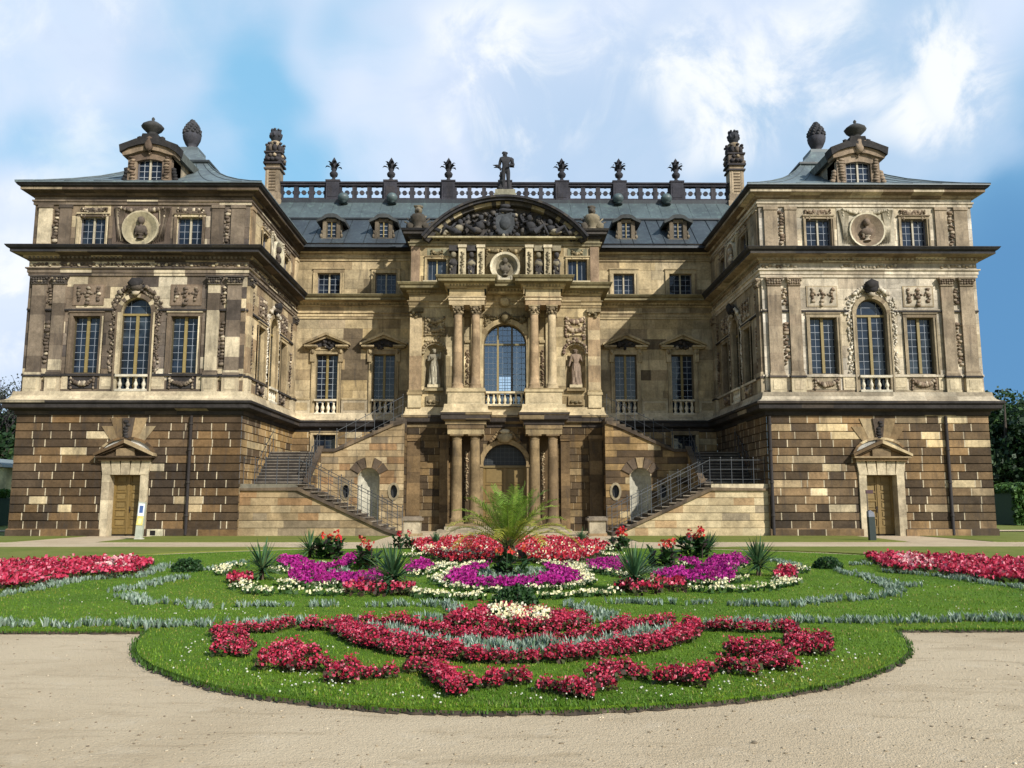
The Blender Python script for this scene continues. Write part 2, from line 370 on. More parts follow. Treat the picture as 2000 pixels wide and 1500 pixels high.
def bust(mb, uc, zc, s, d, pal):
    c = pal()
    mb.blob(uc, d + .1 * s, zc + .38 * s, .17 * s, .17 * s, .21 * s, c, .06, 2)
    mb.lathe(uc, d + .08 * s, [(.09 * s, zc + .05 * s), (.075 * s, zc + .15 * s), (.09 * s, zc + .25 * s)], c, 8)
    mb.blob(uc, d + .08 * s, zc - .12 * s, .34 * s, .17 * s, .24 * s, pal(), .14, 2)
    mb.lathe(uc, d + .06 * s, [(.2 * s, zc - .55 * s), (.12 * s, zc - .48 * s), (.1 * s, zc - .36 * s), (.2 * s, zc - .3 * s)], pal(), 8)
    for k in range(6): mb.blob(uc + R.uniform(-.3, .3) * s, d + .12 * s, zc + R.uniform(-.35, .1) * s, .09 * s, .07 * s, .12 * s, pal(), .3)
BALP = [(.085, 0), (.085, .06), (.055, .09), (.06, .12), (.10, .24), (.105, .30), (.085, .38), (.05, .48), (.045, .54), (.065, .58), (.05, .61), (.075, .66), (.075, .72)]
def balustrade(T, parent, u0, u1, z0, z1, d, n, col, name='balustrade'):
    mb = MB(T); mb.box(u0, u1, d - .12, d + .14, z0 - .10, z0, jit(col)); b = mb.build(name, CLEAN, parent); mb = MB(T); mb.box(u0, u1, d - .13, d + .16, z1, z1 + .11, jit(col)); mb.build('rail', CLEAN, b); k = (z1 - z0) / .72
    for i in range(n):
        m = MB(T); m.lathe(u0 + (i + .5) * (u1 - u0) / n, d, [(r * k * 1.12, z0 + z * k) for r, z in BALP], jit(col), 10)
        m.build('baluster', CLEAN, b)
    return b
def arcpts(uc, zs, r, n=14, rz=None): return [(uc - r * math.cos(PI * k / n), zs + (rz or r) * math.sin(PI * k / n)) for k in range(n + 1)]
WOOD = (.20, .15, .055); BAR = (.20, .22, .25); DWOOD = (.155, .10, .030)
def window(T, parent, u0, u1, z0, z1, d=0., arch=False, inset=.28, nx=4, nz=6, stone=None, sw=.17, spr=.06, post=.095, transom=None, wood=WOOD, bar=BAR, glass=None, surround=True, bw=.021):
    uc = (u0 + u1) / 2; r = (u1 - u0) / 2; zs = z1 - r if arch else z1; dg = d - inset
    def half(z): return r if z <= zs or not arch else math.sqrt(max(0, r * r - (z - zs) ** 2))
    def top(u): return z1 if not arch else zs + math.sqrt(max(0, r * r - (u - uc) ** 2))
    f = MB(T); fw = .06
    wd = (wood[0] * .32, wood[1] * .34, wood[2] * .5)
    f.box(u0, u0 + fw, dg, dg + .07, z0, zs, jit(wd)); f.box(u1 - fw, u1, dg, dg + .07, z0, zs, jit(wd)); f.box(u0 + fw, u1 - fw, dg, dg + .075, z0, z0 + fw, jit(wd))
    if arch:
        a = arcpts(uc, zs, r); b = arcpts(uc, zs, r - fw)
        for k in range(len(a) - 1): f.add([(a[k][0], dg + .07, a[k][1]), (a[k + 1][0], dg + .07, a[k + 1][1]), (b[k + 1][0], dg + .07, b[k + 1][1]), (b[k][0], dg + .07, b[k][1])], [(0, 1, 2, 3)], wd)
    else: f.box(u0 + fw, u1 - fw, dg, dg + .075, z1 - fw, z1, jit(wd))
    if post: f.box(uc - post / 2, uc + post / 2, dg, dg + .09, z0 + fw, (transom or zs), jit(wood))
    if transom: f.box(u0 + .01, u1 - .01, dg, dg + .1, transom, transom + .1, jit(wood))
    for i in range(1, nx):
        u = u0 + (u1 - u0) * i / nx
        if abs(u - uc) < .04 and post: continue
        f.box(u - bw / 2, u + bw / 2, dg, dg + .03, z0 + fw, top(u) - .02, jit(bar))
    for i in range(1, nz):
        z = z0 + (z1 - z0) * i / nz; h = half(z) - .02
        if h > .1: f.box(uc - h, uc + h, dg, dg + .026, z - bw / 2, z + bw / 2, jit(bar))
    w = f.build('window', PAINT, parent)
    g = MB(T)
    poly = [(u0, z0), (u1, z0)] + ([(p[0], p[1]) for p in reversed(arcpts(uc, zs, r))] if arch else [(u1, z1), (u0, z1)])
    g.prism(poly, dg - .02, dg + .012, (1, 1, 1)); g.build('pane', glass or GLASS, w)
    if stone:
        s = MB(T); c = stone()
        for u in (u0, u1): s.quad((u, dg, z0), (u, d, z0), (u, d, zs), (u, dg, zs), jit(c))
        s.quad((u0, dg, z0), (u1, dg, z0), (u1, d, z0 - .02), (u0, d, z0 - .02), jit(c))
        if arch:
            a = arcpts(uc, zs, r)
            for k in range(len(a) - 1):
                p, q = a[k], a[k + 1]
                s.quad((p[0], dg, p[1]), (q[0], dg, q[1]), (q[0], d, q[1]), (p[0], d, p[1]), jit(c))
                s.quad((p[0], d, p[1]), (q[0], d, q[1]), (q[0], d, z1), (p[0], d, z1), jit(c))
        else: s.quad((u0, dg, z1), (u1, dg, z1), (u1, d, z1), (u0, d, z1), jit(c))
        if surround:
            for a0, a1 in ((u0 - sw, u0 - .004), (u1 + .004, u1 + sw)):
                s.box(a0, a1, d - .05, d + spr, z0 - .02, zs, stone()); s.box(a0 + (.0 if a0 < uc else sw * .6), a1 - (sw * .6 if a0 < uc else 0), d, d + spr + .035, z0 - .02, zs - .003, stone())
            if arch:
                a = arcpts(uc, zs, r + .004); b = arcpts(uc, zs, r + sw)
                for k in range(len(a) - 1):
                    c = stone(); s.add([(a[k][0], d + spr, a[k][1]), (a[k + 1][0], d + spr, a[k + 1][1]), (b[k + 1][0], d + spr, b[k + 1][1]), (b[k][0], d + spr, b[k][1]),
                         (a[k][0], d - .05, a[k][1]), (a[k + 1][0], d - .05, a[k + 1][1]), (b[k + 1][0], d - .05, b[k + 1][1]), (b[k][0], d - .05, b[k][1])],
                         [(0, 1, 2, 3), (0, 1, 5, 4), (3, 2, 6, 7)], c)
            else:
                s.box(u0 - sw, u1 + sw, d - .05, d + spr + .002, z1 + .003, z1 + sw, stone()); s.box(u0 - sw - .03, u1 + sw + .03, d, d + spr + .05, z1 + sw, z1 + sw + .06, stone())
        s.build('surround', STONE, w)
    return w
def pilaster(T, parent, u0, u1, z0, zc, zt, d, pal, capal, ped=None):
    m = MB(T); w = u1 - u0; z = z0 + .22
    m.box(u0 - .05, u1 + .05, d, d + .21, z0, z0 + .12, pal()); m.box(u0 - .025, u1 + .025, d, d + .185, z0 + .12, z0 + .22, pal())
    while z < zc - .01:
        h = min(R.uniform(.5, 1.0), zc - z); h = zc - z if zc - z - h < .3 else h
        m.box(u0, u1, d, d + .14, z, z + h, pal()); z += h
    o = m.build('pilaster', STONE, parent)
    c = MB(T); c.box(u0 - .03, u1 + .03, d, d + .2, zc, zc + .06, capal()); c.box(u0 - .1, u1 + .1, d, d + .27, zt - .07, zt, capal())
    c.prism([(u0, zc + .06), (u1, zc + .06), (u1 + .07, zt - .07), (u0 - .07, zt - .07)], d, d + .2, capal())
    for k in range(5):
        for zq in (zc + .12, zc + .24): c.blob(u0 + (k + .5) * w / 5, d + .21, zq, w * .11, .05, .07, capal(), .3)
    for u in (u0 - .04, u1 + .04): c.blob(u, d + .2, zt - .13, .07, .09, .07, capal(), .15)
    c.build('capital', STONE, o)
    if ped:
        pal = P_SKL
        p = MB(T); a, b = ped; p.box(u0 - .06, u1 + .06, d, d + .2, a, b - .09, pal()); p.box(u0 - .1, u1 + .1, d, d + .25, b - .09, b, P_DK(.3))
        p.box(u0 + .08, u1 - .08, d + .2, d + .215, a + .12, b - .2, pal()); p.build('pedestal', STONE, o)
    return o

# ================================================================== THE PALACE
Z1, Z2, YP, YC = 39.2, 48.6, 45.7, 44.5
XI, XO, XC = 12.25, 22.55, 17.4
pal = thing('palace', 'wide two storey baroque sandstone palace with two projecting corner wings and a columned central portal', 'palace', (0, 46, 0))
def front(s): return lambda u, d, z: (s * (XC - u), Z1 - d, z)
def inner(s): return lambda u, d, z: (s * (XI - d), 43.9 + u, z)
def outer(s): return lambda u, d, z: (s * (XO + d), 44.9 + u, z)
def wallc(s): return lambda u, d, z: (s * u, Z2 - d, z)
def portal(y): return lambda u, d, z: (u, y - d, z)
def side(s): return lambda u, d, z: (s * (5.25 + d), 47.15 + u, z)

def base_profile(): return [(.02, 5.5), (.12, 5.56), (.14, 5.72), (.46, 5.80), (.50, 5.84), (.52, 6.02), (.60, 6.06), (.62, 6.15), (.60, 6.17)]
SKIRT = [(.60, 6.17), (.46, 6.20), (.34, 6.28), (.26, 6.42), (.22, 6.62)]
ENT = [(.02, 12.16), (.06, 12.17), (.06, 12.30), (.10, 12.31), (.10, 12.46), (.17, 12.50), (.17, 12.56), (.05, 12.58), (.05, 12.86)]
CORN = [(.05, 12.86), (.12, 12.90), (.12, 12.98), (.24, 13.02), (.26, 13.12), (.62, 13.16), (.66, 13.18), (.66, 13.30), (.76, 13.36), (.84, 13.46), (.84, 13.49)]
CORNTOP = [(.84, 13.49), (.0, 13.56)]
EAVE0 = [(.02, 15.66), (.07, 15.67), (.07, 15.80), (.12, 15.82), (.12, 15.90), (.04, 15.92), (.04, 16.06)]
EAVE1 = [(.04, 16.06), (.16, 16.10), (.20, 16.20), (.46, 16.26), (.50, 16.28), (.50, 16.40), (.60, 16.46), (.68, 16.57)]

def door_leaf(T, parent, u0, u1, z0, z1, d, rows=6, name='door', arch=None):
    m = MB(T); uc = (u0 + u1) / 2; m.box(u0, u1, d - .06, d, z0, z1, DWOOD)
    for a, b in ((u0, uc - .015), (uc + .015, u1)):
        n = rows; h = (z1 - z0 - .32) / n; m.box(a + .02, b - .02, d, d + .025, z0 + .02, z0 + .28, jit(DWOOD))
        w = b - a
        for x0, x1 in ((a, a + .10), (b - .10, b)): m.box(x0, x1, d, d + .04, z0 + .30, z1, jit(DWOOD))
        for i in range(n + 1): q = z0 + .30 + i * h; m.box(a + .10, b - .10, d, d + .038, q, q + .07, jit(DWOOD)) if q + .07 < z1 else None
        for i in range(n): q = z0 + .30 + i * h; m.box(a + .16, b - .16, d, d + .03, q + .13, q + h - .06, jit((.17, .115, .04)))
    m.box(uc - .045, uc + .045, d + .03, d + .07, z0 + .02, z1, jit((.17, .11, .035)))
    o = m.build(name, PAINT, parent); h = MB(T); h.box(uc + .07, uc + .11, d + .03, d + .06, z0 + 1.0, z0 + 1.28, (.03, .02, .015)); h.tube([(uc + .09, d + .05, z0 + 1.16), (uc + .09, d + .12, z0 + 1.16), (uc + .2, d + .12, z0 + 1.16)], .016, (.03, .02, .015))
    h.build('handle', IRON, o); return o

def wing(s):
    lft = s < 0; T = front(s); TI = inner(s); TO = outer(s)
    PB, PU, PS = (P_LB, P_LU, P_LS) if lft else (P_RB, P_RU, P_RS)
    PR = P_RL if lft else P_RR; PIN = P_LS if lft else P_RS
    HW = 5.15; OPB = [(-1.05, 1.05, 0, 3.5)]
    # rusticated ground storey: front, court side, outer side
    m = MB(T); ashlar(m, -HW - .05, HW + .05, .30, 5.52, .05, .372, (.55, 1.55), OPB, PB)
    ashlar(m, -HW - .1, -.98, 0, .30, .17, .3, (.8, 1.9), [], PB, 0); ashlar(m, .98, HW + .1, 0, .30, .17, .3, (.8, 1.9), [], PB, 0)
    for a, b in ((-HW - .1, -.98), (.98, HW + .1)): m.quad((a, .17, .3), (b, .17, .3), (b, .05, .34), (a, .05, .34), PB())
    m.build('base_wall', STONE, pal)
    PBI = P_SB if lft else Pal((50, (.13, .085, .045)), (30, (.10, .066, .038)), (20, (.19, .125, .06)))
    m = MB(TI); ashlar(m, -4.745, 4.7, 0, 5.52, .052, .372, (.5, 1.3), [], PBI)
    m = m.build('base_wall', STONE, pal); m = MB(TO); ashlar(m, -5.745, 5.6, 0, 5.52, .052, .372, (.6, 1.5), [], PB)
    m.build('base_wall', STONE, pal)
    # quoin strips and dark rain pipes
    for u, nm in (((2.9, 0), (-3.15, 0))[0 if lft else 1], (HW - .06, 0)):
        if nm: continue
        if u > 5 and lft: continue
        p = MB(T); p.lathe(u, .14, [(.075, .05), (.075, 5.5)], (.022, .018, .016), 8)
        for z in (.9, 2.4, 3.9, 5.1): p.lathe(u, .14, [(.10, z), (.10, z + .08)], (.03, .025, .02), 8)
        p.build('rain_pipe', IRON, pal)
    # voussoirs over the door
    v = MB(T)
    for k in range(-2, 3):
        a0 = PI / 2 + (k - .5) * .20; a1 = PI / 2 + (k + .5) * .20; r0 = 1.04; zc = 3.25; tz = 5.40 if abs(k) < 2 else (5.02 if abs(k) == 2 else 4.65)
        def P(a, z): return (-math.cos(a) / math.sin(a) * (z - zc) * 1.3, z)
        z0 = zc + r0 * math.sin((a0 + a1) / 2)
        if abs(k) <= 2 or True:
            c = jit((.075, .055, .04)) if k == 0 else Pal((45, (.16, .105, .05)), (35, (.23, .16, .08)), (20, (.30, .225, .125)))()
            v.prism([P(a0 - .0, z0), P(a1, z0), P(a1, tz), P(a0, tz)], .05, (.16 if k == 0 else .085 + .004 * (k % 2)), c)
    for z in range(6): v.blob(R.uniform(-.1, .1), .17, 4.5 + z * .14, .13, .06, .09, P_DK(), .3)
    v.build('voussoir', STONE, pal)
    # door with surround, flat arch, pediment and fan
    dr = door_leaf(T, pal, -.70, .70, .06, 2.78, -.42)
    q = MB(T); CR = P_SKL
    for a, b in ((-1.05, -.70), (.70, 1.05)):
        z = 0
        while z < 2.78: h = min(R.uniform(.5, .9), 2.78 - z); q.box(a, b, -.42, .13, z, z + h, CR()); z += h
    for k in range(5): a = -1.05 + k * .42; sk = (k - 2) * .05; q.prism([(a + .01, 2.78), (a + .41, 2.78), (a + .41 + sk, 3.42), (a + .01 + sk, 3.42)], -.42, .14 + (.03 if k == 2 else .004 * k), CR())
    q.box(-1.2, 1.2, -.1, .30, 3.42, 3.55, PB()); q.box(-1.32, 1.32, -.1, .42, 3.55, 3.62, PB())
    for g in (-1, 1): q.prism([(0, 4.22), (g * 1.36, 3.62), (g * 1.36, 3.74), (0, 4.38)], -.05, .46, PB()); q.prism([(0, 4.12), (g * 1.2, 3.62), (g * 1.3, 3.62), (0, 4.22)], -.05, .33, PB())
    q.prism([(-1.2, 3.62), (1.2, 3.62), (0, 4.14)], -.05, .16, PB()); q.box(-.42, .42, .16, .27, 3.64, 3.98, jit((.20, .14, .075)))
    q.box(-1.05, 1.05, -.6, -.44, 0, 3.5, SOOT); q.build('door_surround', CLEAN, dr)
    f = MB(T); a = arcpts(0, 3.64, 1.18, 12, .78); f.prism(a, -.1, .10, (.40, .385, .34)); b = arcpts(0, 3.64, 1.30, 12, .88)
    for k in range(12): f.prism([a[k], a[k + 1], b[k + 1], b[k]], -.1, .2, PB())
    f.build('lunette', CLEAN, dr)
    if lft:
        g = MB(T); g.box(1.2, 1.9, .17, .26, .0, .32, (.45, .40, .27)); g.box(1.34, 1.58, .26, .265, .04, .26, (.015, .013, .012)); g.build('cellar_vent', CLEAN, pal)
    # cornices (sweeps in world space: front + court side + outer side)
    path = [(s * XO, 50.4), (s * XO, Z1), (s * XI, Z1), (s * XI, Z2)]
    if not lft: path = path[::-1]
    m = MB(); sweep(m, path, base_profile(), lambda e: P_DK()); m.build('ledge', STONE, pal)
    m = MB(); sweep(m, path, SKIRT, lambda e: P_SKL() if lft else Pal((70, (.36, .305, .22)), (30, (.26, .215, .15)))()); m.build('skirt', CLEAN, pal)
    m = MB(); sweep(m, path, ENT, lambda e: PU() if lft else (P_REN() if e > 5 else P_RU())); m.build('entablature', STONE, pal)
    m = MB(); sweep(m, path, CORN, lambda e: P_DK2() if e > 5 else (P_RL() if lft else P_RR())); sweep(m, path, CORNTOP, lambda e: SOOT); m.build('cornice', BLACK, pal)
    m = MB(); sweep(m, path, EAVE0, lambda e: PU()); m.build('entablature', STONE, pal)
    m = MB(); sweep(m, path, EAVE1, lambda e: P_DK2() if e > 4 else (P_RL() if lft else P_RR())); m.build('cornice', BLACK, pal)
    for TT, h in ((T, HW), (TI, 4.6)):
        m = MB(TT); dentils(m, -h - .05, h, .12, .25, 12.97, 13.10, .2, (.12, .10, .075) if lft else (.26, .22, .15)); m.build('dentil_band', STONE, pal)
        n = int(2 * h / .17)
        for f0, f1 in (((-9, 9),) if lft else ((-9, -3.4), (-1.4, 1.4), (3.4, 9))):
            fr = MB(TT)
            for k in range(n):
                u = -h + (k + .5) * 2 * h / n
                if f0 < u < f1: fr.blob(u, .06, 12.72 + R.uniform(-.04, .04), .095, .05, .085, (PIN() if R.random() < .55 else PU()), .35)
            fr.build('carved_frieze', STONE, pal)
    # upper storeys
    for TT, hw, isf in ((T, HW, 1), (TI, 4.705, 0)):
        WU = [(-2.94, -1.67), (1.66, 2.94)]; k = 1 if isf else .9
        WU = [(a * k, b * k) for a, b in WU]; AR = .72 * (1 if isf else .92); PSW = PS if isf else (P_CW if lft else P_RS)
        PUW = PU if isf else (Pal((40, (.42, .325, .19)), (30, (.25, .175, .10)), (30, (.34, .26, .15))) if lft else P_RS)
        op = [(a, b, 7.5, 10.22) for a, b in WU] + [(-AR, AR, 6.66, 11.12)]
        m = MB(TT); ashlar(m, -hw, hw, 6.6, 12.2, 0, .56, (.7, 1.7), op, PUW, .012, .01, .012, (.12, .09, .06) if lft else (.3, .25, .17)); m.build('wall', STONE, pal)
        op2 = [(a, b, 13.74, 15.08) for a, b in ((-2.95 * k, -1.72 * k), (1.68 * k, 2.9 * k))]
        m = MB(TT); ashlar(m, -hw, hw, 13.45, 15.7, 0, .56, (.6, 1.5), op2, PUW, .012, .01, .012, (.12, .09, .06) if lft else (.3, .25, .17)); m.build('attic_wall', STONE, pal)
        for a, b in WU: window(TT, pal, a, b, 7.5, 10.22, 0, inset=.26, nx=4, nz=8, stone=PSW, wood=WOOD, transom=None, post=.13)
        window(TT, pal, -AR, AR, 6.66, 11.12, 0, True, .26, 4, 12, PSW, .2, .09, .13, 10.28)
        for a, b, _, _ in op2: window(TT, pal, a, b, 13.74, 15.08, 0, inset=.22, nx=4, nz=4, stone=PSW, sw=.13, post=.085, wood=(.34, .30, .22))
        for g in (-1, 1):
            for a, b in ((AR + .05, 1.5), (3.0, 3.28)) if isf else ((AR + .05, 1.4),): x0, x1 = sorted((g * a, g * b)); m = MB(TT); m.box(x0, x1, 0, .06, 6.745, 7.355, P_SKL()); m.box(x0 + .1, x1 - .1, .06, .075, 6.86, 7.24, P_SKL()); m.build('parapet_panel', CLEAN, pal)
        balustrade(TT, pal, -AR - .02, AR + .02, 6.74, 7.32, .04, 4 if isf else 4, (.56, .50, .38))
        # string course
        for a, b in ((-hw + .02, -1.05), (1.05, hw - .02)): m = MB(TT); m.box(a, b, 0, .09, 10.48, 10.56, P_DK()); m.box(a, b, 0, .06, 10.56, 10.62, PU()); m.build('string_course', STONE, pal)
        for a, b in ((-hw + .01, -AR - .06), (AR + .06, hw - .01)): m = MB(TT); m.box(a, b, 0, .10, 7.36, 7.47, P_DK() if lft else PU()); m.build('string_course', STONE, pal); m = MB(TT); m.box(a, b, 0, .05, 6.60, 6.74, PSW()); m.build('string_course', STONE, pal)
        cp = Pal((80, (.06, .05, .042)), (20, (.2, .16, .11))) if lft else Pal((60, (.15, .11, .075)), (40, (.28, .22, .15)))
        PP = PUW if lft or not isf else Pal((70, (.285, .222, .150)), (30, (.23, .175, .118)))
        px = [(-4.92, -4.28), (-3.92, -3.36), (3.36, 3.92), (4.28, 4.92)] if isf else [(-4.6, -4.1), (4.0, 4.5)]
        for a, b in px:
            pilaster(TT, pal, a, b, 7.4, 11.74, 12.14, 0, PP, cp, (6.62, 7.4))
            p = MB(TT); p.box(a, b, 0, .10, 13.56, 15.64, PP()); p.box(a - .03, b + .03, 0, .14, 15.50, 15.655, PP()); p.box(a - .03, b + .03, 0, .13, 13.56, 13.72, PSW()); p.build('pilaster', STONE, pal)
        orn = Pal((60, (.10, .075, .055)), (25, (.22, .17, .12)), (15, (.4, .33, .23))) if lft else Pal((50, (.21, .15, .10)), (30, (.33, .26, .18)), (20, (.13, .09, .06)))
        light = orn if (lft and isf) else Pal((70, (.52, .46, .36)), (30, (.36, .30, .22)))
        for u in ((-4.10, 4.10) if isf else (-3.75, 3.7)):
            m = MB(TT); garland_v(m, u, 7.9, 9.9, .26, .02, orn); m.build('garland', STONE, pal)
            m = MB(TT); garland_v(m, u, 10.8, 11.6, .22, .02, orn); m.build('garland', STONE, pal)
            if isf: m = MB(TT); garland_v(m, u, 13.75, 15.4, .26, .02, orn); m.build('garland', STONE, pal)
        for a, b in WU:
            u = (a + b) / 2
            m = MB(TT); trophies(m, u, 1.25, 10.85, 11.65, .03, orn); m.build('trophy_relief', STONE, pal)
            m = MB(TT); m.box(a - .1, b + .1, 0, .035, 10.74, 11.76, PSW() if not lft else (.17, .12, .08)); m.box(a - .03, b + .03, .035, .036, 10.8, 11.7, (.2, .145, .1) if lft else PU()); m.build('relief_panel', STONE, pal)
            m = MB(TT); m.box(a - .05, b + .05, 0, .03, 6.78, 7.33, P_DK() if lft else PSW()); festoon(m, a + .1, b - .1, 7.24, .25, .05, orn, .11); m.build('festoon', STONE, pal)
            m = MB(TT); festoon(m, a + .05, b - .05, 15.50, .1, .02, orn, .09); festoon(m, a + .2, b - .2, 15.36, .06, .02, orn, .08); m.build('festoon', STONE, pal)
        # carved frame and mask of the arched window
        m = MB(TT); ca = Pal((75, (.028, .026, .028)), (25, (.08, .065, .05))) if True else orn
        cartouche(m, 0, 11.62, .62, .5, .1, light, ca); m.blob(0, .3, 11.75, .33, .16, .26, SOOT, .2, 2); m.blob(0, .22, 11.3, .2, .14, .16, light(), .25)
        for g in (-1, 1):
            for k in range(60): z = 7.6 + k * .06; m.blob(g * (1.04 + R.uniform(-.14, .14)), .03, z, R.uniform(.04, .085), .06, R.uniform(.05, .1), light(), .4)
            for k in range(26): t = k / 25 * PI / 2; q = R.uniform(.93, 1.2); m.blob(g * (q * 1.05 * math.cos(t)), .04, 10.4 + 1.02 * q * math.sin(t), R.uniform(.05, .09), .06, R.uniform(.05, .09), light(), .4)
        m.build('carved_frame', STONE, pal)
        # medallion with bust in the attic
        zc = 14.48; m = MB(TT); r = .80; pc = jit((.52, .46, .33)) if not (lft and isf) else (.40, .34, .225)
        dr_ = Pal((70, (.47, .41, .3)), (30, (.4, .34, .24))) if not (lft and isf) else orn
        m.box(-1.38, 1.38, 0, .03, 13.58, 15.62, dr_() if not lft else (.11, .08, .06))
        for k in range(24):
            a0, a1 = 2 * PI * k / 24, 2 * PI * (k + 1) / 24
            def pt(a, rr, d): return (rr * math.cos(a), d, zc + rr * math.sin(a))
            m.add([pt(a0, r, .20), pt(a1, r, .20), pt(a1, r * .6, .05), pt(a0, r * .6, .05)], [(0, 1, 2, 3)], ((pc[0] * .8, pc[1] * .8, pc[2] * .75) if lft else (.22, .165, .11)), True)
            m.add([pt(a0, r * .6, .05), pt(a1, r * .6, .05), (0, .045, zc)], [(0, 1, 2)], ((pc[0] * .62, pc[1] * .6, pc[2] * .55) if lft else (.15, .11, .075)), True)
            m.add([pt(a0, r, .20), pt(a1, r, .20), pt(a1, r + .07, .21), pt(a0, r + .07, .21)], [(0, 1, 2, 3)], pc)
            m.add([pt(a0, r + .07, .21), pt(a1, r + .07, .21), pt(a1, r + .07, 0.02), pt(a0, r + .07, 0.02)], [(0, 1, 2, 3)], pc)
        for g in (-1, 1):
            for k in range(9): t = k / 8; m.tube([(g * (1.3 - .12 * k * .5), .05, 15.5), (g * (1.15 - .03 * k), .10, 14.7), (g * (1.1 - .09 * k), .08, 13.9 - .02 * k)], [.05, .04, .02], dr_(), 5)
        festoon(m, -1.1, 1.1, 15.52, .16, .06, dr_, .11); md = m.build('medallion', STONE, pal)
        m = MB(TT); bust(m, 0, zc + .02, .98, .04, Pal((60, (.075, .058, .046) if lft else (.15, .11, .08)), (40, (.14, .11, .08) if lft else (.42, .35, .26)))); m.build('bust', STONE, md)
    # outer side of the wing, plain
    m = MB(TO); ashlar(m, -5.7, 5.5, 6.6, 12.2, 0, .56, (.7, 1.7), [], PU, .012, .01, .012); m.build('wall', STONE, pal); m = MB(TO); ashlar(m, -5.7, 5.5, 13.45, 15.7, 0, .56, (.6, 1.5), [], PU, .012, .01, .012); m.build('wall', STONE, pal)
    # bell shaped copper roof
    xc, yc = s * XC, 44.75; ox, oy = 5.83, 6.25
    prof = [(1.0, 16.56), (1.0, 16.62), (.86, 16.98), (.70, 17.45), (.55, 17.96), (.44, 18.42), (.345, 18.90), (.265, 19.42), (.285, 19.46), (.285, 19.56), (.24, 19.64), (.14, 20.28), (.10, 20.62), (.10, 20.78), (.0, 20.78)]
    m = MB(); rw = (1, 1, 1)
    for i in range(len(prof) - 1):
        (a, z0), (b, z1) = prof[i], prof[i + 1]
        A = [(xc - a * ox, yc - a * oy, z0), (xc + a * ox, yc - a * oy, z0), (xc + a * ox, yc + a * oy, z0), (xc - a * ox, yc + a * oy, z0)]
        B = [(xc - b * ox, yc - b * oy, z1), (xc + b * ox, yc - b * oy, z1), (xc + b * ox, yc + b * oy, z1), (xc - b * ox, yc + b * oy, z1)]
        for k in range(4): m.quad(A[k], A[(k + 1) % 4], B[(k + 1) % 4], B[k], (1.5, 1.55, 1.5) if i != 8 else (.5, .5, .5))
    rf = m.build('roof', ROOF, pal); sm = MB()
    for k in range(4):
        for t in [-.84, -.6, -.36, -.12, .12, .36, .6, .84]:
            pts = []
            for a, z in prof[1:8]:
                p = ((t, -1), (1, t), (-t, 1), (-1, -t))[k]; pts.append((xc + p[0] * a * ox, yc + p[1] * a * oy, z + .012))
            sm.tube(pts, .018, (1.15, 1.2, 1.15), 4)
    for sx in (-1, 1):
        for sy in (-1, 1): sm.tube([(xc + sx * a * ox, yc + sy * a * oy, z + .015) for a, z in prof[1:8]], .035, (1.3, 1.35, 1.3), 5)
    sm.build('seam', ROOF, rf)
    # big dormer with broken pediment
    d0 = -.42; dm = MB(T); PD = Pal((45, (.15, .105, .07)), (35, (.22, .16, .105)), (20, (.10, .07, .05))) if lft else Pal((60, (.24, .18, .125)), (40, (.19, .14, .095)))
    dk = Pal((100, (.030, .028, .028)))
    for g in (-1, 1):
        dm.box(min(g * .62, g * 1.06), max(g * .62, g * 1.06), d0 - 1.2, d0, 16.62, 18.3, PD())
        for k in range(11): dm.blob(g * (.83 + R.uniform(-.06, .06)), d0 + .04, 16.8 + k * .145, .15, .07, .08, PD(), .3)
        for k in range(7): t = k / 6; dm.blob(g * (1.14 + .32 * (1 - t) ** 1.5), d0 - .1, 16.72 + t * .95, .15, .1, .12, dk() if lft else PD(), .2)
        dm.prism([(g * .62, 18.06), (g * 1.06, 18.2), (g * 1.06, 18.45), (g * .3, 18.55), (0, 18.5), (0, 18.17), (g * .3, 18.14)], d0 - .3, d0 + .03, PD())
    dm.box(-1.06, 1.06, d0 - 3.6, d0 - .28, 16.62, 18.5, (.27, .22, .15) if lft else (.22, .195, .15))
    hat = [(-1.55, 18.42), (-1.62, 18.80), (-1.15, 18.96), (-.7, 19.12), (.7, 19.12), (1.15, 18.96), (1.62, 18.80), (1.55, 18.42), (1.1, 18.50), (.6, 18.64), (0, 18.74), (-.6, 18.64), (-1.1, 18.50)]
    hat = [(x * .88, z) for x, z in hat]
    dm.prism([(x, z if i < 8 else z + .16) for i, (x, z) in enumerate(hat)], d0 - .5, d0 + .30, dk()); dm.prism([(x * .93, z - .13) for x, z in hat], d0 - .5, d0 + .18, PD()); dm.prism([(x * .95, z - .02) for x, z in hat[:9] + [(0, 18.3)]], d0 - 3.8, d0 - .5, (.10, .11, .10))
    dm.prism([(-.45, 19.1), (.45, 19.1), (.36, 19.42), (-.36, 19.42)], d0 - .4, d0 + .2, dk())
    for g in (-1, 1): dm.blob(g * .55, d0 - .02, 19.22, .16, .14, .15, dk(), .15); dm.blob(g * .3, d0 + .18, 19.0, .16, .1, .2, PD(), .25)
    dm.blob(0, d0 + .22, 18.85, .22, .12, .36, PD(), .25, 2); garland_v(dm, 0, 18.35, 18.75, .14, d0 + .06, PD)
    dmo = dm.build('dormer', STONE, pal)
    window(T, dmo, -.6, .6, 16.72, 18.18, d0, inset=.2, nx=4, nz=5, stone=None, post=.085, bar=(.32, .34, .36), wood=(.36, .32, .24))
    fz = MB(T); fz.lathe(0, d0 - .1, [(0.286, 19.420), (0.218, 19.492), (0.269, 19.564), (0.487, 19.762), (0.538, 19.870), (0.504, 19.924), (0.353, 20.032), (0.252, 20.104), (0.101, 20.158), (0.059, 20.212), (0.084, 20.284), (0.050, 20.356), (0.008, 20.392)], (.045, .045, .045), 10, ph=.3); fz.build('finial', BLACK, dmo)
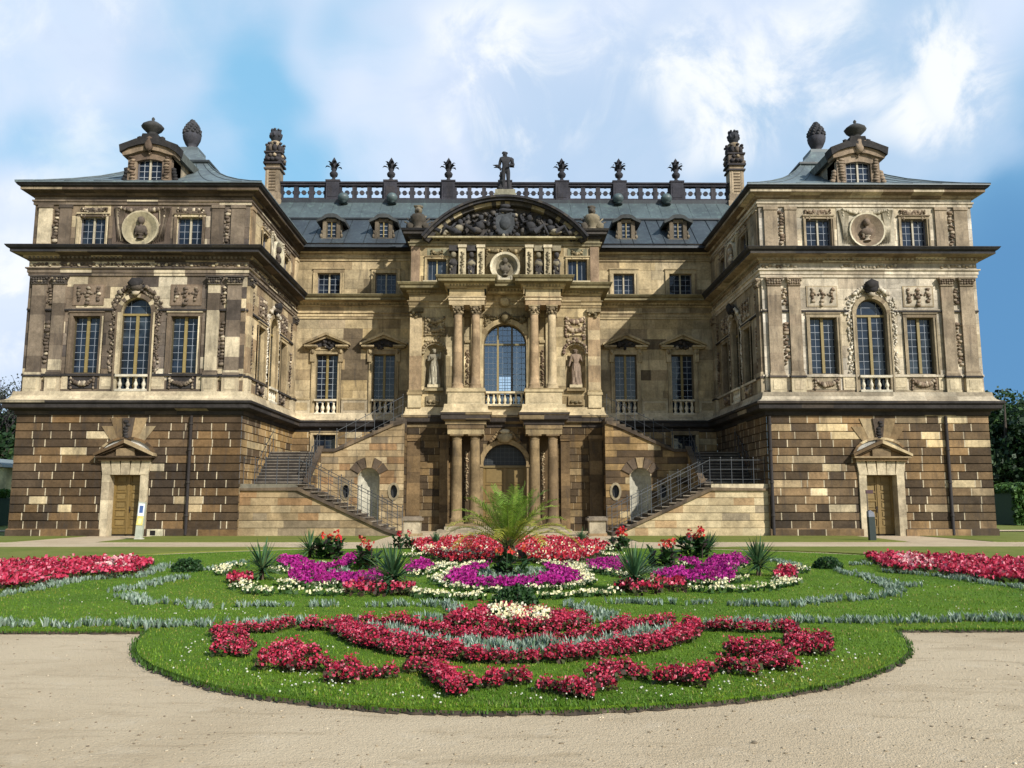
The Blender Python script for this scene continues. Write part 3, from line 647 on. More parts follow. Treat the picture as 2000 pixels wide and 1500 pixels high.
    for g in (-1, 1):
        pass
for s in (-1, 1): wing(s)

# pine-cone urns on the wing roofs: things of their own
for s, lb in ((-1, 'dark pine-cone urn on top of the left wing roof'), (1, 'dark pine-cone urn on top of the right wing roof')):
    t = thing('cone_urn', lb, 'urn', (s * XC, 44.75, 20.78), 'pine-cone urns on the wing roofs'); x = s * XC; UZ = lambda p, q, z: (x + (p - x) * 1.0, 44.75 + (q - 44.75) * 1.0, 20.78 + (z - 21.4) * 1.08)
    m = MB(UZ); m.lathe(x, 44.75, [(.38, 21.4), (.36, 21.48), (.2, 21.55), (.22, 21.62)], (.08, .08, .085), 14); m.build('foot', BLACK, t)
    m = MB(UZ); m.lathe(x, 44.75, [(.2, 21.6), (.34, 21.75), (.46, 22.0), (.5, 22.22), (.44, 22.3)], (.05, .05, .06), 16); m.build('bowl', BLACK, t)
    m = MB(UZ); m.lathe(x, 44.75, [(.42, 22.25), (.44, 22.4), (.36, 22.7), (.2, 22.95), (.02, 23.05)], (.05, .05, .055), 12)
    for k in range(6):
        rr, z = [(.45, 22.36), (.43, 22.5), (.37, 22.64), (.29, 22.78), (.19, 22.9), (.08, 23.02)][k]
        for q in range(11 - k): a = 2 * PI * (q + .5 * k) / (11 - k); m.blob(x + rr * math.cos(a), 44.75 + rr * math.sin(a), z, .085, .085, .10, jit((.055, .055, .06)), .15)
    m.build('pine_cone', BLACK, t)

# ------------------------------------------------------------------ central range between wings and portal
def centre(s):
    T = wallc(s); lft = s < 0; a0, a1 = 5.25, XI
    PW = P_CW if lft else Pal((50, (.34, .265, .15)), (35, (.40, .315, .185)), (15, (.24, .18, .105)))
    def dark(u, z, c):      # old sooty patch between the two tall windows
        return jit((.125, .092, .055), .2) if 7.9 < u < 9.6 and 8.3 < z < 11.3 and R.random() < (.8 if lft else .45) else c
    wu = [(6.40, 7.68), (9.72, 11.0)]; au = [(6.42, 7.64), (9.72, 11.06)]
    op = [(a, b, 6.6, 10.06) for a, b in wu]
    m = MB(T); ashlar(m, a0, a1, 6.1, 12.2, 0, .6, (.8, 1.9), op, PW, .012, .01, .012, (.25, .19, .11), dark); m.build('wall', STONE, pal)
    m = MB(T); ashlar(m, a0, a1, 13.4, 15.7, 0, .6, (.8, 1.9), [(a, b, 13.62, 14.92) for a, b in au], PW, .012, .01, .012, (.25, .19, .11)); m.build('attic_wall', STONE, pal)
    for a, b in wu:
        window(T, pal, a, b, 6.6, 10.06, 0, inset=.3, nx=4, nz=10, stone=PW, sw=.22, post=.13, bar=(.30, .33, .36))
        balustrade(T, pal, a, b, 6.62, 7.30, .05, 4, (.58, .50, .36))
        p = MB(T); uc = (a + b) / 2; hw = 1.28
        for g in (-1, 1):
            p.prism([(uc + g * (hw + .08), 10.56), (uc + g * (hw + .08), 10.68), (uc, 11.30), (uc, 11.14)], 0, .44, PW()); p.prism([(uc + g * (hw - .1), 10.56), (uc + g * (hw), 10.58), (uc, 11.14), (uc, 10.98)], 0, .30, PW())
            x0, x1 = sorted((uc + g * hw, uc + g * .55)); p.box(x0, x1, 0, .40, 10.46, 10.56, PW()); p.box(x0 + .05, x1 - .05, 0, .26, 10.38, 10.46, PW())
            x0, x1 = sorted((uc + g * .70, uc + g * .95)); p.box(x0, x1, 0, .16, 9.6, 10.38, PW()); p.blob(uc + g * .82, .17, 10.2, .1, .1, .18, PW(), .15)
        p.prism([(uc - hw + .1, 10.5), (uc + hw - .1, 10.5), (uc, 11.05)], 0, .06, P_DK())
        for k in range(10): p.blob(uc + R.uniform(-.4, .4), .12, 10.62 + R.uniform(-.25, .2), .13, .1, .12, P_DK(), .3)
        p.build('pediment', STONE, pal)
    for a, b in au:
        window(T, pal, a, b, 13.62, 14.92, 0, inset=.25, nx=4, nz=4, stone=PW, sw=.24, spr=.07, post=.085, wood=(.32, .28, .2))
    for a, b in ((a0, 6.15), (7.95, 9.45), (11.25, a1 - .01)): m = MB(T); m.box(a, b, 0, .07, 6.6, 7.38, P_SKL()); m.box(a + .02, b - .02, 0, .11, 7.38, 7.48, PW()); m.box(a + .15, b - .15, .07, .085, 6.78, 7.22, PW()); m.build('parapet_panel', CLEAN, pal)
    p = [(-XI, Z2), (-5.25, Z2)] if lft else [(5.25, Z2), (XI, Z2)]
    def dz(pr): return [(o, z - .006) for o, z in pr]
    m = MB(); sweep(m, p, dz([(q[0] * .7, q[1]) for q in base_profile()]), lambda e: P_DK()); sweep(m, p, dz([(q[0] * .7, q[1]) for q in SKIRT]), lambda e: P_SKL()); m.build('ledge', STONE, pal)
    m = MB(); sweep(m, p, dz(ENT), lambda e: PW()); m.build('entablature', STONE, pal)
    m = MB(); sweep(m, p, dz(CORN), lambda e: Pal((100, (.21, .175, .095)))() if e > 4 else PW()); sweep(m, p, dz(CORNTOP), lambda e: (.1, .09, .05)); m.build('cornice', STONE, pal)
    m = MB(); sweep(m, p, dz(EAVE0), lambda e: PW()); sweep(m, p, dz(EAVE1), lambda e: P_DK2() if e > 1 else PW()); m.build('cornice', BLACK, pal)
    m = MB(T); dentils(m, a0, a1, .12, .25, 12.97, 13.10, .2, (.24, .19, .105)); m.build('dentil_band', STONE, pal)
    m = MB(T); ashlar(m, a0, a1, 0, 5.52, .05, .37, (.6, 1.4), [(9.72, 11.0, 4.12, 5.36)], P_SB, .03); m.build('base_wall', STONE, pal)
    w = window(T, pal, 9.72, 11.0, 4.12, 5.36, .05, inset=.3, nx=4, nz=4, stone=P_CW, sw=.15, post=.05, wood=(.03, .03, .03), bar=(.08, .085, .09))
for s in (-1, 1): centre(s)

# central mansard roof with seams, dormers, balls, balustrade and chimneys
m = MB(); xr = 16.5
prof = [(47.88, 16.30), (47.9, 16.42), (50.98, 19.02), (50.90, 19.06), (50.90, 19.14), (52.62, 20.72), (52.6, 20.95), (60, 20.95), (64, 16.4)]
for i in range(len(prof) - 1):
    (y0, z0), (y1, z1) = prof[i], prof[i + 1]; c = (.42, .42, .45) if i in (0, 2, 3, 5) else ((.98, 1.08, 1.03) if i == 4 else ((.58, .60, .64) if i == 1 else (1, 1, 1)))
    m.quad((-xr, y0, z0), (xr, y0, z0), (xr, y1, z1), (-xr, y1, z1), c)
croof = m.build('roof', ROOF, pal); m = MB()
for k in range(-16, 17):
    x = k * .95 + (.2 if k % 2 else 0); m.tube([(x, 47.92, 16.45), (x, 50.95, 19.03)], .02, (.40, .42, .44), 4); m.tube([(x + .4, 50.92, 19.15), (x + .4, 52.6, 20.71)], .016, (1.1, 1.2, 1.15), 4)
m.build('seam', ROOF, croof)
for x in (-10.36, -7.25, 7.25, 10.36):
    T = (lambda xx: lambda u, d, z: (xx + u, 48.72 - d, z))(x); m = MB(T); c = Pal((60, (.17, .135, .09)), (40, (.12, .095, .065)))
    for g in (-1, 1):
        m.box(min(g * .30, g * .52), max(g * .30, g * .52), -.3, 0, 17.10, 18.2, c()); m.blob(g * .6, -.05, 17.25, .1, .1, .16, c(), .2); m.blob(g * .57, -.05, 17.5, .06, .08, .14, c(), .2)
    m.box(-.6, .6, -.3, .06, 17.0, 17.10, c()); m.box(-.3, .3, -.3, 0, 18.12, 18.3, c()); m.box(-.50, .50, -2.6, -.28, 17.0, 18.25, (.20, .19, .16))
    hat = [(-.84, 18.02), (-.88, 18.16), (-.6, 18.30), (-.36, 18.5), (-.15, 18.56), (.15, 18.56), (.36, 18.5), (.6, 18.30), (.88, 18.16), (.84, 18.02), (.5, 18.18), (.25, 18.32), (-.25, 18.32), (-.5, 18.18)]
    m.prism(hat, -2.6, .22, (.055, .06, .06)); o = m.build('dormer', STONE, pal)
    window(T, o, -.30, .30, 17.12, 18.14, 0, inset=.14, nx=2, nz=4, post=.06, bar=(.5, .5, .5))
    m = MB(); m.lathe(x * 1.005, 52.3, [(.3, 20.55), (.12, 20.6), (.1, 20.66), (.26, 20.72), (.36, 20.9), (.36, 21.02), (.24, 21.2), (.05, 21.28)], (.9, 1.05, 1.0), 12); m.build('ball_finial', ROOF, pal)

YB = 53.0; DKS = Pal((70, (.040, .039, .048)), (30, (.055, .05, .055)))
m = MB(); z0, z1 = 20.96, 22.2
m.box(-14.62, 14.62, YB - .25, YB + .25, z0, z0 + .14, DKS()); m.box(-14.6, 14.6, YB - .2, YB + .2, z1 - .24, z1 - .1, DKS()); m.box(-14.64, 14.64, YB - .28, YB + .28, z1 - .1, z1, DKS())
posts = [-14.62, -11.22, -7.47, -3.71, 0, 3.71, 7.47, 11.22, 14.62]; HO = .35; zc = z0 + .14 + (z1 - .24 - z0 - .14) / 2
for i in range(8):
    a, b = posts[i] + (.42 if i else 0), posts[i + 1] - (.42 if i < 7 else 0); n = 3; pw = (b - a) / n
    for k in range(n):
        c = a + (k + .5) * pw; zl, zh = z0 + .14, z1 - .24
        m.box(c - pw / 2, c - HO, YB - .12, YB + .12, zl, zh, DKS()); m.box(c + HO, c + pw / 2, YB - .12, YB + .12, zl, zh, DKS())
        v = [(.155 * math.cos(2 * PI * q / 12), zc + .155 * math.sin(2 * PI * q / 12)) for q in range(12)]
        m.prism([(c + x, z) for x, z in v], YB - .05, YB + .05, DKS())
        for dx, dzz, w, h in ((HO - .03, 0, .045, .10), (-HO + .03, 0, .045, .10), (0, .39, .08, .03), (0, -.39, .08, .03)): m.box(c + dx - w, c + dx + w, YB - .08, YB + .08, zc + dzz - h, zc + dzz + h, DKS())
        for dx in (-1, 1): m.box(c + dx * .25 - .11, c + dx * .25 + .11, YB - .02, YB + .03, zc - .012, zc + .012, DKS())
for x in posts[1:-1]:
    m.box(x - .42, x + .42, YB - .3, YB + .3, z0, z1 + .02, DKS()); m.box(x - .47, x + .47, YB - .34, YB + .34, z1 + .02, z1 + .12, DKS()); m.box(x - .30, x + .30, YB - .32, YB - .3, z0 + .2, z1 - .3, DKS())
m.build('roof_balustrade', BLACK, pal)
wh = ('leftmost', 'second from the left', 'nearest the statue on its left', 'nearest the statue on its right', 'second from the right', 'rightmost')
for x, w in zip((-11.22, -7.47, -3.71, 3.71, 7.47, 11.22), wh):
    t = thing('leaf_vase', 'dark leafy vase on the roof balustrade, ' + w, 'vase', (x, YB, 22.32), 'leafy vases along the roof balustrade'); B = (.030, .030, .036)
    m = MB(); m.lathe(x, YB, [(.26, 22.32), (.26, 22.38), (.12, 22.44), (.1, 22.56), (.24, 22.66), (.28, 22.82), (.2, 22.94), (.12, 23.0), (.2, 23.12)], B, 12); m.build('bowl', BLACK, t)
    m = MB(); m.blob(x, YB, 23.35, .22, .22, .34, B, .15, 2); m.lathe(x, YB, [(.16, 23.5), (.2, 23.6), (.1, 23.8), (.01, 23.95)], B, 8)
    for k in range(10):
        a = 2 * PI * k / 10; l = .5; p0 = Vector((x, YB, 23.1)); dr = Vector((math.cos(a), math.sin(a), 0)); sd = Vector((-dr.y, dr.x, 0))
        pr = [(0.1, 0, .06), (.3, .22, .13), (.46, .26, .11), (.58, .16, .01)] if k % 2 else [(0.1, .1, .06), (.22, .4, .11), (.34, .5, .08), (.46, .46, .01)]
        vs_ = []
        for e, hgt, wd in pr: q = p0 + dr * e + Vector((0, 0, hgt)); vs_ += [q - sd * wd, q + sd * wd]
        for r_ in range(3): m.quad(vs_[2 * r_], vs_[2 * r_ + 1], vs_[2 * r_ + 3], vs_[2 * r_ + 2], B)
    m.build('leaves', BLACK, t)
for s in (-1, 1):
    x, y = s * 15.1, 53.0; c = Pal((60, (.33, .255, .165)), (40, (.25, .19, .125))); dk = Pal((70, (.045, .04, .042)), (30, (.12, .095, .075)))
    m = MB(); m.box(x - .62, x + .62, y - .6, y + .6, 19.5, 20.9, c()); m.box(x - .54, x + .54, y - .54, y + .54, 20.9, 21.35, c()); m.box(x - .46, x + .46, y - .46, y + .46, 21.35, 22.95, c())
    for k in range(7): m.box(x - .2, x + .2, y - .49, y - .46, 21.5 + k * .2, 21.58 + k * .2, jit((.12, .085, .05)))
    for g in (-.3, .3): m.box(x + g - .05, x + g + .05, y - .485, y - .46, 21.42, 22.9, c())
    o = m.build('chimney', STONE, pal)
    m = MB(); m.box(x - .56, x + .56, y - .56, y + .56, 22.95, 23.06, dk()); m.box(x - .46, x + .46, y - .46, y + .46, 23.06, 23.3, c()); m.box(x - .6, x + .6, y - .6, y + .6, 23.3, 23.42, dk()); m.box(x - .5, x + .5, y - .5, y + .5, 23.42, 24.05, dk())
    for k in range(12):
        a = 2 * PI * k / 12; m.blob(x + .58 * math.cos(a), y + .58 * math.sin(a), 23.62, .17, .17, .16, dk(), .2); m.blob(x + .52 * math.cos(a + .2), y + .52 * math.sin(a + .2), 23.9, .15, .15, .14, c() if k % 2 else dk(), .2)
    m.box(x - .58, x + .58, y - .58, y + .58, 24.05, 24.16, dk())
    for k in range(9):
        a = 2 * PI * k / 9; m.blob(x + .45 * math.cos(a), y + .45 * math.sin(a), 24.45, .17, .17, .32, dk(), .15); m.blob(x + .56 * math.cos(a), y + .56 * math.sin(a), 24.72, .12, .12, .1, dk(), .15)
    m.lathe(x, y, [(.5, 24.16), (.32, 24.4), (.3, 24.8), (.4, 24.92), (.2, 25.02)], c(), 12); m.build('capital', STONE, o)
    m = MB(); m.lathe(x, y, [(.2, 25.0), (.28, 25.08), (.38, 25.3), (.38, 25.5), (.3, 25.72)], (.04, .042, .05), 14)
    for k in range(8): a = 2 * PI * k / 8; m.blob(x + .28 * math.cos(a), y + .28 * math.sin(a), 25.76, .10, .10, .12, (.04, .042, .05), .2); m.blob(x + .37 * math.cos(a), y + .37 * math.sin(a), 25.4, .08, .08, .16, (.05, .05, .06), .2)
    m.build('finial', BLACK, o)

# ------------------------------------------------------------------ figures (statues): one continuous skinned body
def skinned(name, pts, edges, rad, parent, m, col, sub=2):
    me = bpy.data.meshes.new(name); me.from_pydata([tuple(p) for p in pts], edges, []); o = bpy.data.objects.new(name, me); C.objects.link(o)
    sk = o.modifiers.new('skin', 'SKIN'); sk.use_smooth_shade = True
    sv = me.skin_vertices[0].data
    for i, r in enumerate(rad): sv[i].radius = (r, r) if isinstance(r, (int, float)) else r
    sv[0].use_root = True
    ss = o.modifiers.new('sub', 'SUBSURF'); ss.levels = sub; ss.render_levels = sub
    dg = bpy.context.evaluated_depsgraph_get(); nm = bpy.data.meshes.new_from_object(o.evaluated_get(dg)); bpy.data.objects.remove(o)
    nm.name = name; at = nm.color_attributes.new('col', 'FLOAT_COLOR', 'CORNER'); at.data.foreach_set('color', [*col, 1.] * len(nm.loops))
    nm.materials.clear(); nm.materials.append(m); nm.polygons.foreach_set('use_smooth', [True] * len(nm.polygons))
    b = bpy.data.objects.new(name, nm); C.objects.link(b); b.parent = parent; b.matrix_parent_inverse = world(parent).inverted(); return b
def statue(label, x, y, z, h, col, robe, pose, group=None, prop=None, yaw=0):
    t = thing('statue', label, 'statue', (x, y, z), group); c, s = math.cos(yaw), math.sin(yaw)
    def P(a, b, q): return (x + (a * c - b * s) * h, y + (a * s + b * c) * h, z + q * h)
    J = {'pel': (0, 0, .52), 'sp': (.0, .0, .63), 'ch': (0, .0, .75), 'nk': (0, 0, .845), 'hd': (.0, -.012, .895), 'ht': (.0, -.006, .955),
         'hl': (-.055, 0, .49), 'kl': (-.065, -.02, .27), 'al': (-.06, .02, .045), 'tl': (-.07, -.06, .018), 'hr': (.055, 0, .49), 'kr': (.07, -.04, .28), 'ar': (.075, .0, .045), 'tr': (.09, -.075, .018),
         'sl': (-.115, 0, .80), 'el': (-.16, .0, .64), 'wl': (-.12, -.11, .55), 'fl': (-.10, -.145, .545), 'sr': (.115, 0, .80), 'er': (.155, .01, .64), 'wr': (.11, -.11, .66), 'fr': (.09, -.14, .69)}
    J.update(pose); K = list(J); E_ = [('pel', 'sp'), ('sp', 'ch'), ('ch', 'nk'), ('nk', 'hd'), ('hd', 'ht'), ('pel', 'hl'), ('hl', 'kl'), ('kl', 'al'), ('al', 'tl'), ('pel', 'hr'), ('hr', 'kr'), ('kr', 'ar'), ('ar', 'tr'),
          ('ch', 'sl'), ('sl', 'el'), ('el', 'wl'), ('wl', 'fl'), ('ch', 'sr'), ('sr', 'er'), ('er', 'wr'), ('wr', 'fr')]
    RR = dict(pel=.085, sp=.075, ch=.088, nk=.036, hd=.056, ht=.046, hl=.062, kl=.045, al=.028, tl=.022, hr=.062, kr=.045, ar=.028, tr=.022, sl=.045, el=.033, wl=.024, fl=.022, sr=.045, er=.033, wr=.024, fr=.022)
    skinned('body', [P(*J[k]) for k in K], [(K.index(a), K.index(b)) for a, b in E_], [RR[k] * h for k in K], t, STONE if col[0] > .1 else BLACK, col)
    m = MB(); hx = J['hd']
    for k in range(9): a = 2 * PI * k / 9; q = P(hx[0] + .045 * math.cos(a), hx[1] + .015 + .045 * math.sin(a) * .8, hx[2] + .035 + .02 * R.random()); m.blob(*q, .03 * h, .03 * h, .03 * h, jit(col), .25)
    m.blob(*P(hx[0], hx[1] - .055, hx[2] + .005), .01 * h, .014 * h, .016 * h, col, .1); m.blob(*P(hx[0], hx[1] + .012, hx[2] + .05), .05 * h, .05 * h, .035 * h, col, .1); m.build('hair', BLACK if col[0] < .1 else STONE, t)
    if robe:       # folded drapery from chest/waist to the feet
        m = MB(); n = 40; prof = robe; v = []; f = []
        for i, (r, q) in enumerate(prof):
            for k in range(n):
                a = 2 * PI * k / n; w = 1 + (.05 + .13 * i / len(prof)) * math.sin(a * 7 + q * 9) + .05 * math.sin(a * 3 + q * 14)
                v.append(P(r * w * math.cos(a), r * .8 * w * math.sin(a), q))
        for i in range(len(prof) - 1):
            for k in range(n): f.append((i * n + k, i * n + (k + 1) % n, (i + 1) * n + (k + 1) % n, (i + 1) * n + k))
        m.add(v, f, [jit(col, .2) if R.random() < .7 else jit((col[0] * 1.6, col[1] * 1.65, col[2] * 1.7), .2) for _ in f], True); m.build('drapery', STONE if col[0] > .1 else BLACK, t)
    if prop: prop(t, P, h, col)
    return t

# ------------------------------------------------------------------ central portal
TP = portal(YP)
ppath = [(-5.25, Z2), (-5.25, YP), (-3.05, YP), (-3.05, 44.15), (-1.05, 44.15), (-1.05, YP), (1.05, YP), (1.05, 44.15), (3.05, 44.15), (3.05, YP), (5.25, YP), (5.25, Z2)]
m = MB(TP); ashlar(m, -5.25, 5.25, 0, 5.52, 0, .37, (.5, 1.3), [(-1.17, 1.17, 0, 4.655)], P_PB, .035, .04, .02, (.28, .21, .12))
for s in (-1, 1): m.T = side(s); ashlar(m, -1.45, 1.45, 0, 5.52, 0, .37, (.5, 1.3), [], P_PB)
m.build('base_wall', STONE, pal)
for s in (-1, 1):
    PC = Pal((50, (.17, .108, .048)), (50, (.115, .074, .035)))
    for a, b in ((4.56, 5.25 + .003), (3.02, 3.5)):
        m = MB(TP); x0, x1 = sorted((s * a, s * b)); z = 0
        while z < 4.8: h = min(R.uniform(.4, .9), 4.8 - z); m.box(x0, x1, 0, .14, z, z + h, PC()); z += h
        m.box(x0 - .03, x1 + .03, 0, .2, 4.8, 4.92, PC()); m.box(x0 - .05, x1 + .05, 0, .24, 4.92, 5.1, PC()); m.build('pilaster', STONE, pal)
# paired columns of both storeys
def column(x, y, r, z0, z1, z2, pal_, corinth):
    m = MB(); c = pal_()
    pr = [(r * 1.35, z0), (r * 1.35, z0 + .1), (r * 1.22, z0 + .14), (r * 1.3, z0 + .2), (r * 1.18, z0 + .26), (r * 1.02, z0 + .30)]
    n = 9
    for i in range(n + 1): t = i / n; pr.append((r * (1.02 - .16 * t ** 1.6), z0 + .30 + (z1 - z0 - .30) * t))
    cols = [c] * 6 + [jit(c, .14) for _ in range(n + 1)]
    m.lathe(x, y, pr, cols, 24); o = m.build('column', STONE, pal)
    k = MB(); rr = r * .86
    if corinth:
        dk = Pal((70, (.12, .09, .05)), (30, (.28, .21, .12)))
        k.lathe(x, y, [(rr * 1.1, z1), (rr * 1.1, z1 + .04), (rr, z1 + .06), (rr * 1.05, z1 + .2), (rr * 1.45, z2 - .09)], dk(), 16)
        for ring, zq, ra in ((8, z1 + .13, rr * 1.12), (8, z1 + .26, rr * 1.25)):
            for q in range(ring): a = 2 * PI * (q + .5 * (zq > z1 + .2)) / ring; k.blob(x + ra * math.cos(a), y + ra * math.sin(a), zq, .07, .07, .09, dk(), .25)
        for q in range(4): a = PI / 4 + PI / 2 * q; k.blob(x + rr * 1.6 * math.cos(a), y + rr * 1.6 * math.sin(a), z2 - .14, .08, .08, .07, dk(), .2)
        k.box(x - rr * 1.45, x + rr * 1.45, y - rr * 1.45, y + rr * 1.45, z2 - .08, z2, jit((.25, .19, .1)))
    else:
        k.lathe(x, y, [(rr * 1.02, z1), (rr * 1.12, z1 + .03), (rr, z1 + .06), (rr, z1 + .14), (rr * 1.3, z1 + .21)], jit(c), 20); k.box(x - rr * 1.42, x + rr * 1.42, y - rr * 1.42, y + rr * 1.42, z2 - .08, z2, jit(c))
    k.build('capital', STONE, o)
P_LC = Pal((50, (.21, .145, .070)), (50, (.15, .10, .05))); P_UC = Pal((45, (.40, .305, .175)), (55, (.29, .20, .11)))
for s in (-1, 1):
    for x in (1.57, 2.52): column(s * x, YC, .285, .42, 4.78, 5.06, P_LC, False); column(s * x, YC, .245, 7.50, 11.5, 12.0, P_UC, True)
    m = MB(); m.box(min(s * 1.05, s * 3.05), max(s * 1.05, s * 3.05), 44.0, YP, 0, .42, P_LC()); m.build('plinth', STONE, pal); m = MB(); m.box(min(s * 1.1, s * 3.0), max(s * 1.1, s * 3.0), 44.15, YP + .02, 5.06, 5.34, P_PU()); m.box(min(s * 1.08, s * 3.02), max(s * 1.08, s * 3.02), 44.10, YP + .02, 5.34, 5.52, P_LC()); m.build('impost', STONE, pal)
    m = MB(TP); x0, x1 = sorted((s * 1.3, s * 2.85)); m.box(x0, x1, 0, .12, .42, 5.06, P_PB()); garland_v(m, s * 2.05, 1.6, 4.2, .14, .13, P_UC); m.build('pilaster', STONE, pal)
    # pedestals of the upper columns with flared foot
    m = MB(TP); x0, x1 = sorted((s * 1.08, s * 3.02)); m.box(x0, x1, -.02, 1.5, 6.6, 7.30, jit((.50, .40, .235))); m.box(x0 - .06, x1 + .06, -.02, 1.56, 7.30, 7.42, P_PU()); m.box(x0 - .03, x1 + .03, -.02, 1.53, 7.42, 7.50, P_PU())
    m.box(x0 + .2, x1 - .2, 1.5, 1.515, 6.75, 7.18, jit((.46, .36, .21))); m.build('pedestal', CLEAN, pal)
    m = MB(TP); x0, x1 = sorted((s * 4.54, s * 5.26)); m.box(x0, x1, -.02, .22, 6.6, 7.30, jit((.44, .35, .2))); m.box(x0 - .05, x1 + .05, -.02, .27, 7.30, 7.44, P_PU()); m.build('pedestal', CLEAN, pal)
    # entablature blocks over the columns
    m = MB(TP); x0, x1 = sorted((s * 1.1, s * 3.0)); m.box(x0, x1, -.02, 1.46, 12.0, 12.26, P_UC()); m.box(x0 - .03, x1 + .03, -.02, 1.50, 12.26, 12.40, jit((.5, .39, .23))); m.box(x0 - .07, x1 + .07, -.02, 1.54, 12.40, 12.46, P_UC()); m.box(x0 + .01, x1 - .01, -.02, 1.45, 12.46, 12.9, P_PU()); m.build('entablature', STONE, pal)
    for a, b in ((1.28, 1.86), (2.24, 2.8)):
        x0, x1 = sorted((s * a, s * b)); m = MB(TP); m.box(x0, x1, 0, .13, 7.44, 11.6, P_PU()); m.box(x0 - .05, x1 + .05, 0, .2, 11.6, 12.0, Pal((100, (.14, .105, .06)))()); m.build('pilaster', STONE, pal)
    m = MB(TP); garland_v(m, s * 2.05, 7.9, 9.75, .15, .02, Pal((60, (.14, .09, .055)), (40, (.3, .22, .13)))); m.build('garland', STONE, pal)
    m = MB(TP); m.box(min(s * 1.9, s * 2.2), max(s * 1.9, s * 2.2), 0, .1, 10.2, 10.34, P_PU()); m.build('string_course', STONE, pal)
m = MB(); pp = lambda pr, k: [(o * k, z + .008) for o, z in pr]
sweep(m, ppath, pp(base_profile(), .55), lambda e: Pal((60, (.05, .04, .033)), (40, (.2, .145, .075)))(), 1.0); m.build('ledge', STONE, pal)
m = MB(); sweep(m, ppath, pp(SKIRT, .6), lambda e: jit((.47, .37, .215)), 1.0); m.build('skirt', CLEAN, pal)
ARW = 1.18
m = MB(TP); ashlar(m, -5.25, 5.25, 6.15, 12.2, 0, .55, (.6, 1.5), [(-ARW, ARW, 6.66, 11.29), (-4.43, -3.31, 7.70, 10.14), (3.31, 4.43, 7.70, 10.14)], P_PU, .012, .01, .012, (.25, .19, .1))
for s in (-1, 1): m.T = side(s); ashlar(m, -1.45, 1.45, 6.15, 12.2, 0, .55, (.6, 1.5), [], P_PU, .012, .01, .012, (.25, .19, .1)); ashlar(m, -1.45, 1.45, 13.4, 15.7, 0, .55, (.6, 1.5), [], P_PU, .012, .01, .012, (.25, .19, .1))
m.build('wall', STONE, pal)
sp_ = [(-5.25, Z2), (-5.25, YP), (5.25, YP), (5.25, Z2)]
m = MB(); sweep(m, sp_, pp(ENT, .9), lambda e: P_PU(), 1.0); m.build('entablature', STONE, pal)
m = MB(); cpath = [(-5.25, Z2), (-5.25, YP), (-3.05, YP), (-3.05, 44.22), (-1.05, 44.22), (-1.05, 45.3), (1.05, 45.3), (1.05, 44.22), (3.05, 44.22), (3.05, YP), (5.25, YP), (5.25, Z2)]
sweep(m, cpath, pp(CORN, .78), lambda e: (jit((.20, .165, .085)) if e > 3 else P_PU()), 1.0); sweep(m, cpath, pp(CORNTOP, .78), lambda e: (.1, .085, .05), 1.0); m.box(-1.06, 1.06, 45.29, YP, 12.87, 13.48, P_PU()); m.build('cornice', STONE, pal)
for a, b, d in ((-5.2, -3.2, .1), (3.2, 5.2, .1), (-1.0, 1.0, .5), (-3.0, -1.1, 1.56), (1.1, 3.0, 1.56)):
    m = MB(TP); dentils(m, a, b, d, d + .12, 12.98, 13.10, .17, (.2, .16, .085)); m.build('dentil_band', STONE, pal)
# great arched window and the hall seen through it
w = window(TP, pal, -ARW, ARW, 6.66, 11.29, 0, True, .42, 9, 15, P_PU, .26, .08, None, 10.12, wood=(.15, .125, .06), bar=(.10, .12, .14), glass=CLEAR, bw=.02)
m = MB(TP)
for u in (-.39, .39): m.box(u - .055, u + .055, -.415, -.31, 6.72, 11.15, jit((.26, .20, .09) if u < 0 else (.07, .06, .045)))
m.build('mullion', PAINT, w)
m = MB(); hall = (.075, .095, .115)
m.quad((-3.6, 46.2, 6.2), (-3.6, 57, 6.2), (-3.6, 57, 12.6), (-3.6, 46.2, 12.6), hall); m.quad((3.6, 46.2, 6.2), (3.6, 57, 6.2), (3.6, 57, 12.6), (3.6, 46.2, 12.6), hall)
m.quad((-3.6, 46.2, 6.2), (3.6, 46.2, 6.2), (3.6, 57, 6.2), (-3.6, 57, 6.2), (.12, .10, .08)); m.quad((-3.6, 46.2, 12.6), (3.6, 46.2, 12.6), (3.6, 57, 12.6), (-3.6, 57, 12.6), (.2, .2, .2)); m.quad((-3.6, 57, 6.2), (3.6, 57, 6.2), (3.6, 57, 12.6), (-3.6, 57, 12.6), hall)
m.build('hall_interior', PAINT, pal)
for xc, h, hw in ((0, 1.25, .42), (-2.35, .95, .3), (2.35, .95, .3)):
    m = MB()
    for a in (-1, 0):
        for b in range(3): x0 = xc + a * hw + .03; z0 = 8.75 + b * h / 3; m.box(x0, x0 + hw - .06, 56.9, 56.95, z0 + .03, z0 + h / 3 - .03, (1, 1, 1))
    m.build('far_window', DAY, pal)
balustrade(TP, pal, -1.06, 1.06, 6.78, 7.36, .22, 7, (.56, .47, .3))
m = MB(TP); P_MK = Pal((70, (.13, .10, .05)), (30, (.28, .215, .115)))
m.blob(0, .14, 11.62, .26, .2, .32, P_MK(), .2, 2); m.blob(0, .2, 12.45, .3, .12, .34, P_PU(), .25)
m.build('mask_keystone', STONE, pal)
for g in (-1, 1):
    m = MB(TP); festoon(m, g * .25, g * 1.05, 11.75, .18, .04, P_MK, .09)
    for k in range(10): m.blob(g * R.uniform(.7, 1.1), .04, R.uniform(11.2, 11.7), .12, .06, .12, P_MK(), .3)
    m.build('spandrel_carving', STONE, pal)
